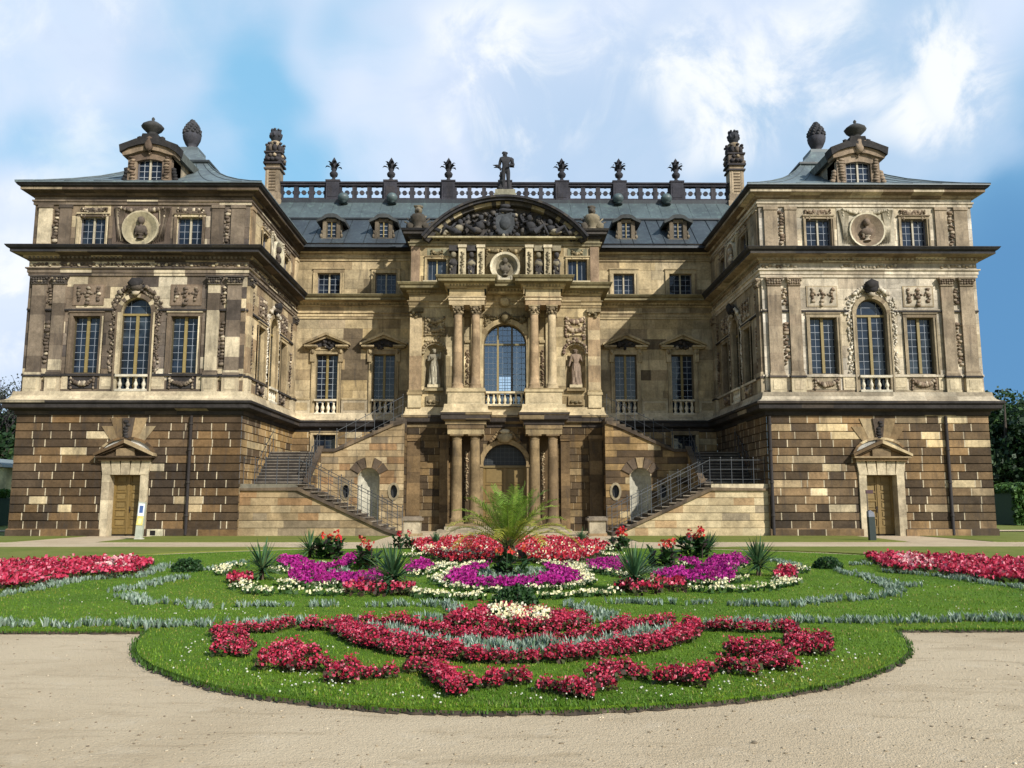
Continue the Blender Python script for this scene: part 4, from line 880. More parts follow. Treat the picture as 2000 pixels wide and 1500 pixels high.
# niches with their statues
for s in (-1, 1):
    m = MB(TP); uc, r, zb, zs = s * 3.87, .56, 7.70, 9.58; n = 14; PN = P_PU if s > 0 else Pal((60, (.33, .26, .14)), (40, (.26, .2, .11)))
    for k in range(n):
        a0, a1 = PI * k / n, PI * (k + 1) / n
        A = (uc - r * math.cos(a0), -r * .9 * math.sin(a0)); B = (uc - r * math.cos(a1), -r * .9 * math.sin(a1))
        for q in range(6): za, zb_ = zb + (zs - zb) * q / 6, zb + (zs - zb) * (q + 1) / 6; m.add([(A[0], A[1], za), (B[0], B[1], za), (B[0], B[1], zb_), (A[0], A[1], zb_)], [(0, 1, 2, 3)], PN(.04), True)
        for q in range(6):
            e0, e1 = PI / 2 * q / 6, PI / 2 * (q + 1) / 6
            def sp(a, e): return (uc - r * math.cos(a) * math.cos(e), -r * .9 * math.sin(a) * math.cos(e), zs + r * math.sin(e))
            m.add([sp(a0, e0), sp(a1, e0), sp(a1, e1), sp(a0, e1)], [(0, 1, 2, 3)], PN(.04), True)
    ap = arcpts(uc, zs, r)
    for k in range(len(ap) - 1): m.quad((ap[k][0], 0, ap[k][1]), (ap[k + 1][0], 0, ap[k + 1][1]), (ap[k + 1][0], 0, zs + r), (ap[k][0], 0, zs + r), PN())
    m.quad((uc - r, 0, zb), (uc + r, 0, zb), (uc + r, -.5, zb), (uc - r, -.5, zb), PN())
    m.box(uc - .5, uc + .5, 0, .2, 7.52, 7.70, PN()); m.box(uc - .34, uc + .34, -.2, .26, 7.70, 7.86, jit((.45, .37, .23)))
    nb = m.build('niche', STONE, pal)
    m = MB(TP); P_N = Pal((60, (.22, .165, .09)), (40, (.32, .25, .14))) if s < 0 else Pal((60, (.17, .115, .08)), (40, (.33, .25, .16)))
    for k in range(14): t = PI * k / 13; m.blob(uc + .64 * math.cos(t), .05, zs + .05 + .66 * math.sin(t), .11, .08, .1, P_N(), .3)
    for g in (-1, 1): festoon(m, uc - .5, uc + .5, 11.35 - .25 * g, .22, .03, P_N, .12)
    for k in range(26): m.blob(uc + R.uniform(-.5, .5), .03, R.uniform(10.3, 11.5), .1, .06, .1, P_N(), .35)
    m.box(uc - .56, uc + .56, 0, .07, 10.62, 10.70, P_PU()); m.build('niche_carving', STONE, nb); m = MB(TP); m.box(uc - .42, uc + .42, 0, .1, 6.75, 7.25, PN()); bl_ = [m.blob(uc + q * .22, .12, 6.95 - .05 * (1 - abs(q)), .13, .09, .11, P_MK(), .25) for q in (-1, 0, 1)]; m.build('console', STONE, nb)
    for a, b in ((4.56, 5.22),):
        x0, x1 = sorted((s * a, s * b)); m = MB(TP); z = 7.44
        while z < 11.6: h = min(R.uniform(.5, 1), 11.6 - z); m.box(x0, x1, 0, .14, z, z + h, P_UC()); z += h
        m.box(x0 - .05, x1 + .05, 0, .2, 7.44, 7.58, P_PU()); m.box(x0 - .06, x1 + .06, 0, .22, 11.9, 12.1, P_MK())
        for q in range(8): m.blob(x0 + R.uniform(.05, .6), .17, R.uniform(11.62, 11.88), .1, .08, .1, P_MK(), .3)
        m.build('pilaster', STONE, pal)
ROBE = [(.10, .72), (.085, .66), (.10, .58), (.12, .5), (.125, .36), (.13, .2), (.15, .06), (.155, .0)]
statue('grey veiled stone statue with a raised arm in the niche left of the arched window', -3.87, YP + .02, 7.86, 2.05, (.27, .235, .165), ROBE, {'wl': (-.03, -.10, .70), 'fl': (.01, -.12, .74), 'er': (.15, .0, .70), 'wr': (.16, -.04, .82), 'fr': (.17, -.05, .87)}, 'statues in the portal niches')
statue('brown draped stone statue with a bent arm in the niche right of the arched window', 3.90, YP + .02, 7.86, 2.05, (.19, .135, .095), ROBE[2:], {'hd': (-.02, -.02, .895), 'ht': (-.03, -.02, .955), 'wl': (-.2, -.02, .52), 'fl': (-.21, -.03, .49), 'kr': (.09, -.06, .28)}, 'statues in the portal niches', yaw=.25)

# attic of the portal
aw = [(-4.34, -3.26), (3.49, 4.57)]
m = MB(TP); ashlar(m, -5.25, 5.25, 13.4, 15.7, 0, .55, (.5, 1.3), [(a, b, 13.72, 14.94) for a, b in aw], P_PU, .012, .01, .012, (.25, .19, .1)); m.build('attic_wall', STONE, pal)
for a, b in aw:
    window(TP, pal, a, b, 13.72, 14.94, 0, inset=.28, nx=4, nz=1, stone=P_PU, sw=.12, post=.07, wood=(.3, .25, .13))
    m = MB(TP); m.box(a - .2, b + .2, 0, .12, 13.5, 13.70, jit((.5, .42, .27))); m.build('sill', CLEAN, pal)
    m = MB(TP); m.box(a, b, 0, .02, 15.1, 15.55, jit((.17, .16, .10))); festoon(m, a + .25, b - .25, 15.42, .18, .02, P_MK, .1); m.build('festoon', STONE, pal)
for s in (-1, 1):
    m = MB(TP); x0, x1 = sorted((s * 4.74, s * 5.22)); m.box(x0, x1, 0, .12, 13.56, 15.62, Pal((100, (.27, .185, .115)))()); m.build('pilaster', STONE, pal)
    for q, (u, w_) in enumerate(((2.86, .30), (2.36, .30), (1.86, .26), (1.34, .30))):        # herm pilasters and dark draped figures alternating
        m = MB(TP); uc = s * u; lightc = q % 2 == (1 if s < 0 else 1)
        if lightc:
            m.box(uc - w_ / 2 - .05, uc + w_ / 2 + .05, 0, .5, 13.56, 15.6, jit((.48, .40, .25))); m.box(uc - w_ / 2 - .1, uc + w_ / 2 + .1, 0, .56, 13.50, 13.66, jit((.5, .42, .28))); m.box(uc - w_ / 2 - .09, uc + w_ / 2 + .09, 0, .56, 15.46, 15.62, jit((.5, .42, .28)))
            garland_v(m, uc, 13.9, 15.2, .16, .5, Pal((100, (.2, .165, .1))))
        else:
            dk = Pal((75, (.050, .045, .043)), (25, (.2, .17, .11)))
            m.prism([(uc - .14, 13.6), (uc + .14, 13.6), (uc + .2, 14.7), (uc + .1, 14.85), (uc - .1, 14.85), (uc - .2, 14.7)], 0, .42, dk()); m.blob(uc, .32, 15.08, .15, .16, .2, dk(), .12, 2); m.blob(uc, .3, 14.6, .24, .2, .22, dk(), .2, 2)
            for k in range(10): m.blob(uc + R.uniform(-.17, .17), .42, 13.75 + k * .09, .07, .07, .12, dk(), .3)
            m.box(uc - .24, uc + .24, 0, .46, 15.3, 15.6, dk()); m.box(uc - .2, uc + .2, 0, .5, 13.50, 13.62, jit((.45, .38, .25)))
        m.build('herm', STONE, pal)
# central medallion
zc = 14.42; r = .70; m = MB(TP)
m.box(-1.05, 1.05, 0, .12, 13.5, 15.62, P_MK())
for k in range(28):
    a0, a1 = 2 * PI * k / 28, 2 * PI * (k + 1) / 28
    def pt(a, rr, d): return (rr * math.cos(a), d, zc + rr * math.sin(a))
    lc = (.52, .45, .31)
    m.add([pt(a0, r, .42), pt(a1, r, .42), pt(a1, r * .75, .14), pt(a0, r * .75, .14)], [(0, 1, 2, 3)], (.40, .35, .24), True); m.add([pt(a0, r * .75, .14), pt(a1, r * .75, .14), (0, .13, zc)], [(0, 1, 2)], (.2, .17, .11), True)
    m.add([pt(a0, r, .42), pt(a1, r, .42), pt(a1, r + .13, .44), pt(a0, r + .13, .44)], [(0, 1, 2, 3)], jit(lc)); m.add([pt(a0, r + .13, .44), pt(a1, r + .13, .44), pt(a1, r + .13, .1), pt(a0, r + .13, .1)], [(0, 1, 2, 3)], jit(lc))
m.box(-.86, -.35, .1, .5, 13.44, 13.85, jit((.5, .43, .3))); m.box(.35, .86, .1, .5, 13.44, 13.85, jit((.5, .43, .3)))
festoon(m, -1.0, -.2, 15.5, .15, .14, P_MK, .1); festoon(m, .2, 1.0, 15.5, .15, .14, P_MK, .1)
md = m.build('medallion', STONE, pal); m = MB(TP); bust(m, 0, zc, .9, .22, Pal((100, (.10, .085, .062)))); m.build('bust', STONE, md)
# attic cornice, segmental pediment with carved arms
m = MB(); sweep(m, sp_, pp(EAVE0, 1.3), lambda e: Pal((60, (.20, .17, .10)), (40, (.3, .24, .14)))(), 1.0); m.box(-4.6, 4.6, YP - .5, YP + .2, 16.03, 16.12, (.36, .31, .18)); m.build('entablature', STONE, pal)
for p in ([(-5.25, Z2), (-5.25, YP), (-4.05, YP)], [(4.05, YP), (5.25, YP), (5.25, Z2)]):
    m = MB(); sweep(m, p, pp(EAVE1, .8), lambda e: P_DK2(), 1.0); q0, q1 = sorted((p[0][0], p[-1][0])); xm = [q[0] for q in p]; m.box(min(xm), max(xm), YP - .3, YP + 1.2, 16.2, 16.56, SOOT); m.build('cornice', BLACK, pal)
RO, zc0 = 5.72, 12.68; a_ = math.acos((16.06 - zc0) / RO); m = MB(TP); n = 40
for k in range(n):
    t0, t1 = -a_ + 2 * a_ * k / n, -a_ + 2 * a_ * (k + 1) / n
    def ap_(t, rr): return (rr * math.sin(t), zc0 + rr * math.cos(t))
    for ro, ri, d, c in ((RO, RO - .12, .86, P_DK2()), (RO - .12, RO - .26, .74, P_DK2()), (RO - .26, RO - .46, .46, Pal((60, (.05, .045, .04)), (40, (.27, .22, .13)))())):
        m.prism([ap_(t0, ri), ap_(t1, ri), ap_(t1, ro), ap_(t0, ro)], -.2, d, c)
m.build('arched_pediment', BLACK, pal)
m = MB(TP); m.prism([ap_(-a_ + 2 * a_ * k / n, RO - .4) for k in range(n + 1)], -.2, .02, (.06, .054, .05))
fg = Pal((70, (.036, .036, .040)), (20, (.075, .067, .060)), (10, (.24, .21, .15)))
def recl(x, g):      # reclining figure of the tympanum
    hgt = zc0 + math.sqrt((RO - .5) ** 2 - x * x) - 16.1
    k = min(1, hgt / 1.7); m.blob(x, .35, 16.3 + .95 * k, .16, .18, .2, fg(), .12, 2); m.blob(x - g * .05, .3, 16.2 + .6 * k, .28, .22, .3 * k, fg(), .2, 2); m.blob(x - g * .3, .3, 16.3 + .2 * k, .38, .22, .2, fg(), .2, 2)
    m.tube([(x - g * .3, .4, 16.4), (x - g * .8, .5, 16.55 + .2 * k), (x - g * 1.05, .45, 16.2)], [.15, .12, .07], fg(), 7); m.tube([(x, .35, 16.3 + .75 * k), (x + g * .35, .45, 16.45 + .5 * k), (x + g * .5, .4, 16.6 + .7 * k)], [.09, .075, .05], fg(), 6)
for x, g in ((-1.35, -1), (1.35, 1), (-2.5, -1), (2.5, 1), (-3.3, -1), (3.3, 1)): recl(x, -g)
for k in range(210):
    x = R.uniform(-4.1, 4.1); zt = zc0 + math.sqrt((RO - .62) ** 2 - x * x); z = R.uniform(16.15, max(16.2, zt)); s_ = R.uniform(.08, .2); m.blob(x, .12, z, s_, .16, s_ * R.uniform(.7, 1.3), fg(), .35)
m.prism([(0, 16.2), (.35, 16.35), (.55, 16.75), (.5, 17.2), (.58, 17.45), (.25, 17.5), (0, 17.42), (-.25, 17.5), (-.58, 17.45), (-.5, 17.2), (-.55, 16.75), (-.35, 16.35)], 0, .42, (.055, .06, .066)); m.blob(0, .34, 16.9, .36, .2, .45, (.05, .055, .06), .1, 2)
for k in range(18): a = 2 * PI * k / 18; m.blob(.62 * math.cos(a), .34, 16.88 + .68 * math.sin(a), .13, .14, .13, fg(), .3)
m.blob(0, .4, 17.62, .45, .2, .14, fg(), .2, 2); m.blob(0, .4, 17.85, .3, .2, .14, fg(), .2, 2)
m.build('tympanum_relief', BLACK, pal)
m = MB(TP); n2 = 24
for k in range(n2):
    t0, t1 = -a_ + 2 * a_ * k / n2, -a_ + 2 * a_ * (k + 1) / n2; p, q = ap_(t0, RO - .03), ap_(t1, RO - .03); m.quad((p[0], -.2, p[1]), (q[0], -.2, q[1]), (q[0], -6.6, q[1]), (p[0], -6.6, p[1]), (.8, .8, .8))
m.box(-5.2, 5.2, -2.9, -.3, 15.9, 16.3, (.8, .8, .8)); m.build('roof', ROOF, pal)
m = MB(TP); m.box(-.62, .62, -.35, .5, 18.28, 18.62, jit((.25, .24, .17))); m.box(-.56, .56, -.3, .44, 18.62, 18.86, jit((.30, .28, .2))); m.build('statue_plinth', STONE, pal)
def roofprop(t, P, h, col):
    m = MB(); 
    for k, (a, q) in enumerate(((-.30, .66), (-.28, .6), (-.24, .63))):
        p0, p1 = Vector(P(-.10, .03, .56)), Vector(P(a, .04, q)); m.tube([p0, (p0 + p1) / 2 + Vector((0, 0, .04 * h)), p1], [.02 * h, .03 * h, .006 * h], col, 5)
    m.build('palm_branch', BLACK, t)
    m = MB(); m.tube([P(-.10, .06, 0), P(-.11, .06, .15), P(-.09, .05, .32), P(-.08, .05, .5)], [.08 * h, .065 * h, .055 * h, .04 * h], col, 9)
    for k in range(10): m.blob(*P(-.1 + R.uniform(-.06, .06), .03 + R.uniform(-.05, .03), .05 * k), .035 * h, .035 * h, .045 * h, col, .3)
    m.build('tree_stump', BLACK, t)
    m = MB(); m.add([P(.08, -.05, .58), P(.20, -.02, .59), P(.19, -.0, .80), P(.13, -.03, .83), P(.08, -.02, .58), P(.20, .02, .59), P(.19, .03, .80), P(.13, .02, .83)], [(0, 1, 2, 3), (4, 5, 6, 7), (0, 1, 5, 4), (1, 2, 6, 5), (2, 3, 7, 6), (3, 0, 4, 7)], col); m.build('tablet', BLACK, t)
statue('dark bronze statue standing at the top of the arched pediment, holding a tablet', .03, YP - .05, 18.86, 2.42, (.032, .033, .038), None, {'er': (.19, -.02, .63), 'wr': (.09, -.13, .60), 'fr': (.05, -.15, .60), 'el': (-.15, .03, .63), 'wl': (-.12, -.02, .53), 'fl': (-.12, -.04, .5), 'hd': (-.02, -.012, .895), 'ht': (-.035, -.006, .95), 'kl': (-.05, -.01, .27), 'kr': (.06, -.03, .27)}, prop=roofprop)
for s, lb in ((-1, 'weathered stone armour trophy at the left foot of the arched pediment'), (1, 'weathered stone armour trophy at the right foot of the arched pediment')):
    x, y = s * 4.88, 45.75; t = thing('trophy', lb, 'trophy', (x, y, 16.56), 'armour trophies beside the pediment'); tp = Pal((45, (.17, .14, .09)), (55, (.075, .063, .048)))
    m = MB(); m.box(x - .42, x + .42, y - .35, y + .35, 16.56, 16.66, tp()); m.lathe(x, y, [(.3, 16.66), (.26, 16.8), (.38, 17.05), (.46, 17.3), (.36, 17.5), (.16, 17.58)], tp(), 14); m.build('cuirass', STONE, t)
    m = MB(); m.blob(x, y, 17.75, .22, .22, .24, tp(), .12, 2); m.blob(x, y + .04, 18.0, .3, .16, .12, tp(), .3); m.blob(x, y - .2, 17.72, .1, .08, .12, tp(), .2); m.build('helmet', STONE, t)
    m = MB()
    for g in (-1, 1):
        for k in range(4): a = .5 + k * .28; p0 = Vector((x, y + .1, 16.75)); m.tube([p0, p0 + Vector((g * math.cos(a) * .9, 0, math.sin(a) * .85))], [.05, .04], tp(), 6)
        m.blob(x + g * .42, y - .1, 16.85, .22, .12, .25, tp(), .25, 2)
    m.build('weapons', STONE, t)
# great door with fan light and step
m = MB(TP); a = arcpts(0, 3.48, 1.17, 16); PD_ = Pal((100, (.25, .175, .085)))
for k in range(16): m.quad((a[k][0], -.5, a[k][1]), (a[k + 1][0], -.5, a[k + 1][1]), (a[k + 1][0], 0, a[k + 1][1]), (a[k][0], 0, a[k][1]), PD_()); m.quad((a[k][0], .0, a[k][1]), (a[k + 1][0], .0, a[k + 1][1]), (a[k + 1][0], 0, 4.67), (a[k][0], 0, 4.67), PD_())
b = arcpts(0, 3.48, 1.42, 16)
for k in range(16): m.prism([a[k], a[k + 1], b[k + 1], b[k]], -.05, .12, PD_())
for s in (-1, 1): m.quad((s * 1.17, -.5, 0), (s * 1.17, 0, 0), (s * 1.17, 0, 3.48), (s * 1.17, -.5, 3.48), PD_()); x0, x1 = sorted((s * 1.18, s * 1.42)); m.box(x0, x1, -.02, .14, 0, 3.4, PD_()); m.box(x0 - .04, x1 + .04, -.02, .2, 3.4, 3.52, PD_())
m.blob(0, .16, 5.0, .42, .2, .3, (.34, .27, .16), .2, 2); m.blob(0, .26, 5.3, .3, .16, .14, (.45, .38, .26), .15, 2)
for g in (-1, 1):
    for k in range(5): m.blob(g * (.35 + .1 * k), .1, 5.25 - .12 * k, .13, .1, .11, P_LC(), .25)
ds = m.build('door_surround', STONE, pal)
door_leaf(TP, ds, -1.17, 1.17, .30, 3.40, -.46, 3, 'door')
m = MB(TP); m.box(-1.17, 1.17, -.5, -.36, 3.38, 3.52, (.15, .11, .045)); m.build('transom', PAINT, ds)
window(TP, ds, -1.17, 1.17, 3.50, 4.65, -.05, True, .38, 10, 5, None, post=None, wood=(.03, .028, .025), bar=(.05, .055, .06), bw=.02, glass=DARKP)
for i in range(2): m = MB(); m.box(-3.4 + .35 * i, 3.4 - .35 * i, 42.9 + .35 * i, 44.1 if i == 0 else YP - .01, .15 * i, .15 * i + .15, jit((.30, .25, .17))); m.build('step', STONE, pal)

# ================================================================== outdoor staircases
def sloped_wall(T, u0, u1, topf, h, d, pal_, opens=(), bl=(.6, 1.6), groove=.03):
    m = MB(T); zmax = max(topf(u0), topf(u1)); n = max(1, round(zmax / h)); hh = zmax / n
    for i in range(n):
        za, zb = i * hh, (i + 1) * hh; xs = [u0]; x = u0 + R.uniform(.3, 1) * bl[1]
        while x < u1 - .3: xs.append(x); x += R.uniform(*bl)
        xs.append(u1); cols = [pal_() for _ in xs]; xs2 = sorted(set(xs + [u0 + (u1 - u0) * k / 44 for k in range(45)] + [q for o in opens for q in o[:2]]))
        for k in range(len(xs2) - 1):
            a, b = xs2[k], xs2[k + 1]; c = cols[max(j for j in range(len(xs)) if xs[j] <= a + 1e-6)]
            zz = [za, za + groove, zb]
            for o in opens:
                if o[0] <= (a + b) / 2 <= o[1]: zz += [z for z in (o[2], o[3]) if za + groove < z < zb]
            zz = sorted(zz)
            for q in range(len(zz) - 1):
                p0, p1 = zz[q], zz[q + 1]
                if any(o[0] <= (a + b) / 2 <= o[1] and o[2] <= (p0 + p1) / 2 <= o[3] for o in opens): continue
                ta, tb = topf(a), topf(b); l0, r0, l1, r1 = min(p0, ta), min(p0, tb), min(p1, ta), min(p1, tb)
                if l1 - l0 < 1e-4 and r1 - r0 < 1e-4: continue
                if q == 0 and i > 0: dd = d - .03; cc = (c[0] * .8, c[1] * .8, c[2] * .8); m.quad((a, dd, l0), (b, dd, r0), (b, d, r1), (a, d, l1), cc); m.quad((a, d, l0), (b, d, r0), (b, dd, r0), (a, dd, l0), cc)
                else: m.quad((a, d, l0), (b, d, r0), (b, d, r1), (a, d, l1), c)
    return m
def stairs(s):
    lft = s < 0; PW = P_ST if lft else P_STR; PS_ = Pal((60, (.12, .09, .06)), (40, (.085, .065, .046)))
    t = thing('staircase', ('left' if lft else 'right') + ' sandstone outdoor staircase with iron railings beside the portal', 'staircase', (s * 8, 42, 0), 'outdoor staircases')
    TS = lambda u, d, z: (s * u, d, z); TF = lambda u, d, z: (s * u, 39.34 - d, z); TU = lambda u, d, z: (s * u, 44.35 - d, z)
    HL, HM, HU = 2.36, 4.12, 5.95; X0, X1 = 4.9, 9.55
    top1 = lambda u: max(.02, min(2.06, (u - X0) / (X1 - X0) * 2.12 - .06))
    sloped_wall(TF, X0, 12.3, top1, .345, 0, PW).build('front_wall', CLEAN, t)
    m = MB(TF); c = Pal((60, (.075, .055, .038)), (40, (.13, .092, .055)))
    k = 8
    for i in range(k): a, b = X0 + (X1 - X0) * i / k, X0 + (X1 - X0) * (i + 1) / k; m.prism([(a, top1(a)), (b, top1(b)), (b, top1(b) + .15), (a, top1(a) + .15)], -.04, .12, c())
    m.prism([(X1, 2.06), (12.3, 2.06), (12.3, 2.16), (X1, 2.21)], -.04, .10, c()); m.box(X1, 12.3, -.04, .03, 2.165, HL + .01, P_SKL() if not lft else jit((.16, .14, .10))); m.build('coping', STONE, t)
    n = 14
    for i in range(n):
        m = MB(TS); x0 = X0 + .05 + (X1 - X0) * i / n; m.box(x0, X1, 39.37, 41.49, HL * i / n, HL * (i + 1) / n - .006, PS_()); m.box(x0 - .03, x0 + .3, 39.27, 41.5, HL * (i + 1) / n - .045, HL * (i + 1) / n, jit((.19, .155, .115))); m.build('step', STONE, t)
    m = MB(TS); m.box(X1, 12.24, 39.34, 41.52, 2.2, HL + .003, jit((.25, .2, .13))); m.build('landing', STONE, t)
    n = 11
    for i in range(n):
        m = MB(TS); y0 = 41.5 + .25 * i; m.box(9.62, 12.23, y0, 44.4, HL + (HM - HL) * i / n, HL + (HM - HL) * (i + 1) / n - .004, (.045, .038, .032)); m.box(9.60, 12.235, y0 - .035, y0 + .28, HL + (HM - HL) * (i + 1) / n - .045, HL + (HM - HL) * (i + 1) / n, jit((.17, .145, .115))); m.build('step', STONE, t)
    TM = lambda u, d, z: (s * (9.6 - d), u, z); topm = lambda y: HL + .15 + (HM - HL) * min(1, max(0, (y - 41.5) / 2.75))
    sloped_wall(TM, 41.5, 44.35, topm, .35, 0, P_SB, bl=(.4, .9)).build('side_wall', STONE, t)
    m = MB(TM); m.prism([(41.4, HL + .1), (44.4, HM + .2), (44.4, HM + .34), (41.4, HL + .24)], -.2, .1, c()); m.build('coping', STONE, t)
    sloped_wall(lambda u, d, z: (s * u, 41.5 + d, z), X0, X1, lambda u: max(.02, (u - X0) / (X1 - X0) * HL), .345, 0, PW).build('back_wall', CLEAN, t)
    m = MB(TS); m.box(8.8, 12.22, 44.36, 48.55, HM - .2, HM, jit((.25, .2, .13))); m.build('landing', STONE, t)
    # back wall with blind niche and two oval lights, carrying the upper flight
    topu = lambda u: HM + .02 + (HU - HM - .35) * min(1, max(0, (8.85 - u) / 3.3))
    niche = (6.52, 7.66); ov = (8.27, 5.78)
    sloped_wall(TU, 5.27, 9.6, topu, .36, 0, P_ST if lft else P_SB, [(niche[0], niche[1], 0, 3.30)] + [(x - .20, x + .20, 1.72, 2.44) for x in ov], (.5, 1.2)).build('back_wall', STONE, t)
    m = MB(TU); uc = 7.09; r = .57; a = arcpts(uc, 2.72, r, 12); n = 10; wc = (.37, .345, .27)
    for k in range(12): m.quad((a[k][0], 0, a[k][1]), (a[k + 1][0], 0, a[k + 1][1]), (a[k + 1][0], 0, 3.31), (a[k][0], 0, 3.31), PW())
    for k in range(n):
        b0, b1 = PI * k / n, PI * (k + 1) / n; A = (uc - r * math.cos(b0), -.7 * math.sin(b0)); B = (uc - r * math.cos(b1), -.7 * math.sin(b1))
        m.add([(*A, 0), (*B, 0), (*B, 2.72), (*A, 2.72)], [(0, 1, 2, 3)], wc, True)
        for q in range(5):
            e0, e1 = PI / 2 * q / 5, PI / 2 * (q + 1) / 5
            def sp(b, e): return (uc - r * math.cos(b) * math.cos(e), -.7 * math.sin(b) * math.cos(e), 2.72 + r * math.sin(e))
            m.add([sp(b0, e0), sp(b1, e0), sp(b1, e1), sp(b0, e1)], [(0, 1, 2, 3)], wc, True)
    m.build('niche', CLEAN, t)
    m = MB(TU)
    for k in range(5): b0 = PI * (.14 + .144 * k); b1 = b0 + .40; m.prism([(uc - math.cos(b0) * .6, 2.72 + math.sin(b0) * .6), (uc - math.cos(b1) * .6, 2.72 + math.sin(b1) * .6), (uc - math.cos(b1) * 1.1, 2.72 + math.sin(b1) * 1.15), (uc - math.cos(b0) * 1.1, 2.72 + math.sin(b0) * 1.15)], 0, .07 + .02 * (k == 2), P_ST() if k == 2 else Pal((100, (.10, .07, .045)))())
    m.build('voussoir', STONE, t)
    for x in ov:
        m = MB(TU); n = 16; o_ = [(x + .2 * math.cos(2 * PI * k / n) * .95, 2.08 + .36 * math.sin(2 * PI * k / n) * .95) for k in range(n)]; O = [(x + (.3 if True else 0) * math.cos(2 * PI * k / n), 2.08 + .47 * math.sin(2 * PI * k / n)) for k in range(n)]
        for k in range(n): j = (k + 1) % n; m.prism([o_[k], o_[j], O[j], O[k]], -.2, .04, jit((.25, .20, .12)))
        o = m.build('oval_window', STONE, t); m = MB(TU); m.prism(o_, -.25, -.2, (.012, .013, .014))
        for g in (-.07, .07): m.box(x + g - .012, x + g + .012, -.19, -.17, 1.76, 2.4, (.05, .05, .05))
        m.build('grille', IRON, o)
    m = MB(TU); k = 7
    for i in range(k): a, b = 8.9 - 3.55 * i / k, 8.9 - 3.55 * (i + 1) / k; m.prism([(a, topu(a)), (b, topu(b)), (b, topu(b) + .16), (a, topu(a) + .16)], -.2, .11, c())
    m.box(8.9, 9.62, -.2, .11, HM + .02, HM + .18, c()); m.build('coping', STONE, t)
    sloped_wall(lambda u, d, z: (s * (5.27 - d), u, z), 44.35, 45.72, lambda u: HU - .4, .36, 0, P_PB, bl=(.5, .9)).build('side_wall', STONE, t)
    n = 11
    for i in range(n): m = MB(TS); m.box(5.29, 8.85 - .31 * i, 44.42, 48.54, HM + (HU - HM) * i / n, HM + (HU - HM) * (i + 1) / n - .004, PS_()); m.build('step', STONE, t)
    m = MB(TS); m.box(3.80, 4.66, 38.9, 39.76, 0, .12, PW()); m.box(3.86, 4.60, 38.96, 39.7, .12, .70, jit((.36, .30, .20))); m.box(3.76, 4.70, 38.86, 39.8, .70, .82, jit((.2, .16, .115))); m.box(3.84, 4.62, 38.94, 39.72, .82, .88, jit((.2, .16, .115))); m.build('newel_pier', STONE, t)
    ic = (.050, .053, .056)
    def railing(pts, npost, hh=1.12):
        m = MB(TS); P = [Vector(p) for p in pts]
        for q in (hh, hh * .62, .22): m.tube([p + Vector((0, 0, q)) for p in P],   .017 if q == hh else .011, ic, 6)
        o = m.build('railing', IRON, t); Ls = [(P[i + 1] - P[i]).length for i in range(len(P) - 1)]; tot = sum(Ls)
        for k in range(npost + 1):
            d = tot * k / npost; i = 0
            while i < len(Ls) - 1 and d > Ls[i]: d -= Ls[i]; i += 1
            p = P[i] + (P[i + 1] - P[i]) * min(1, d / Ls[i]); b = MB(TS); b.tube([p - Vector((0, 0, .05)), p + Vector((0, 0, hh + .06))], .013 if k % 2 else .017, ic, 6); b.blob(p.x, p.y, p.z + hh + .1, .035, .035, .05, ic, 0); b.build('post', IRON, o)
    railing([(4.95, 39.45, .12), (X1, 39.45, HL), (12.1, 39.45, HL)], 15); railing([(4.95, 41.4, .12), (9.45, 41.4, HL)], 9)
    railing([(9.7, 41.55, HL), (9.7, 44.3, HM)], 5); railing([(8.85, 44.5, HM), (5.4, 44.5, HU)], 7); railing([(12.1, 41.55, HL), (12.1, 44.3, HM)], 4)
for s in (-1, 1): stairs(s)

# ================================================================== the grounds
def sheet(name, poly, z, m, skirt=None, kind='structure', sub=False):
    from mathutils.geometry import tessellate_polygon
    n = len(poly); v = [(x, y, z) for x, y in poly]; f = []
    for t in tessellate_polygon([[Vector((x, y, 0)) for x, y in poly]]):
        (ax, ay), (bx, by), (cx, cy) = [poly[i] for i in t]; f.append(tuple(t) if (bx - ax) * (cy - ay) - (by - ay) * (cx - ax) > 0 else tuple(t[::-1]))
    if skirt is not None:
        v += [(x, y, skirt) for x, y in poly]; f += [(i, (i + 1) % n, n + (i + 1) % n, n + i) for i in range(n)]
    me = bpy.data.meshes.new(name); me.from_pydata(v, [], f); me.materials.append(m); o = bpy.data.objects.new(name, me); C.objects.link(o); o['kind'] = kind; return o
sheet('ground', [(-700, -60), (700, -60), (700, 1500), (-700, 1500)], -.03, DRY)
sheet('gravel_path', [(-60, -30), (60, -30), (60, 33.2), (30, 33.25), (-30, 33.25), (-60, 33.2)], .0, GRAVEL)
sheet('forecourt', [(-5.2, 33.2), (5.2, 33.2), (5.2, 46), (-5.2, 46)], .002, GRAVEL)
for s in (-1, 1):
    sheet('door_path', [(s * 15.8, 33.2), (s * 19.2, 33.2), (s * 18.8, 39.3), (s * 16.0, 39.3)], .002, GRAVEL)
    sheet('grass_strip', [(s * 5.2, 33.4), (s * 15.7, 33.4), (s * 15.9, 38.9), (s * 5.2, 38.95)], .02, DRY, -.03)
    sheet('grass_strip', [(s * 19.1, 33.4), (s * 40, 33.4), (s * 40, 38.7), (s * 18.9, 38.9)], .02, DRY, -.03)
    sheet('lawn_strip', [(s * 6.4, 28.7), (s * 8.2, 27.6), (s * 9.9, 26.2), (s * 10.9, 24.8), (s * 14, 22.8), (s * 20, 20.6), (s * 45, 19), (s * 45, 29.3), (s * 8, 29.3)], .035, DRY, -.03)
    sheet('far_path', [(s * 23.6, 45.2), (s * 70, 46), (s * 70, 48), (s * 23.6, 47.2)], .01, GRAVEL)
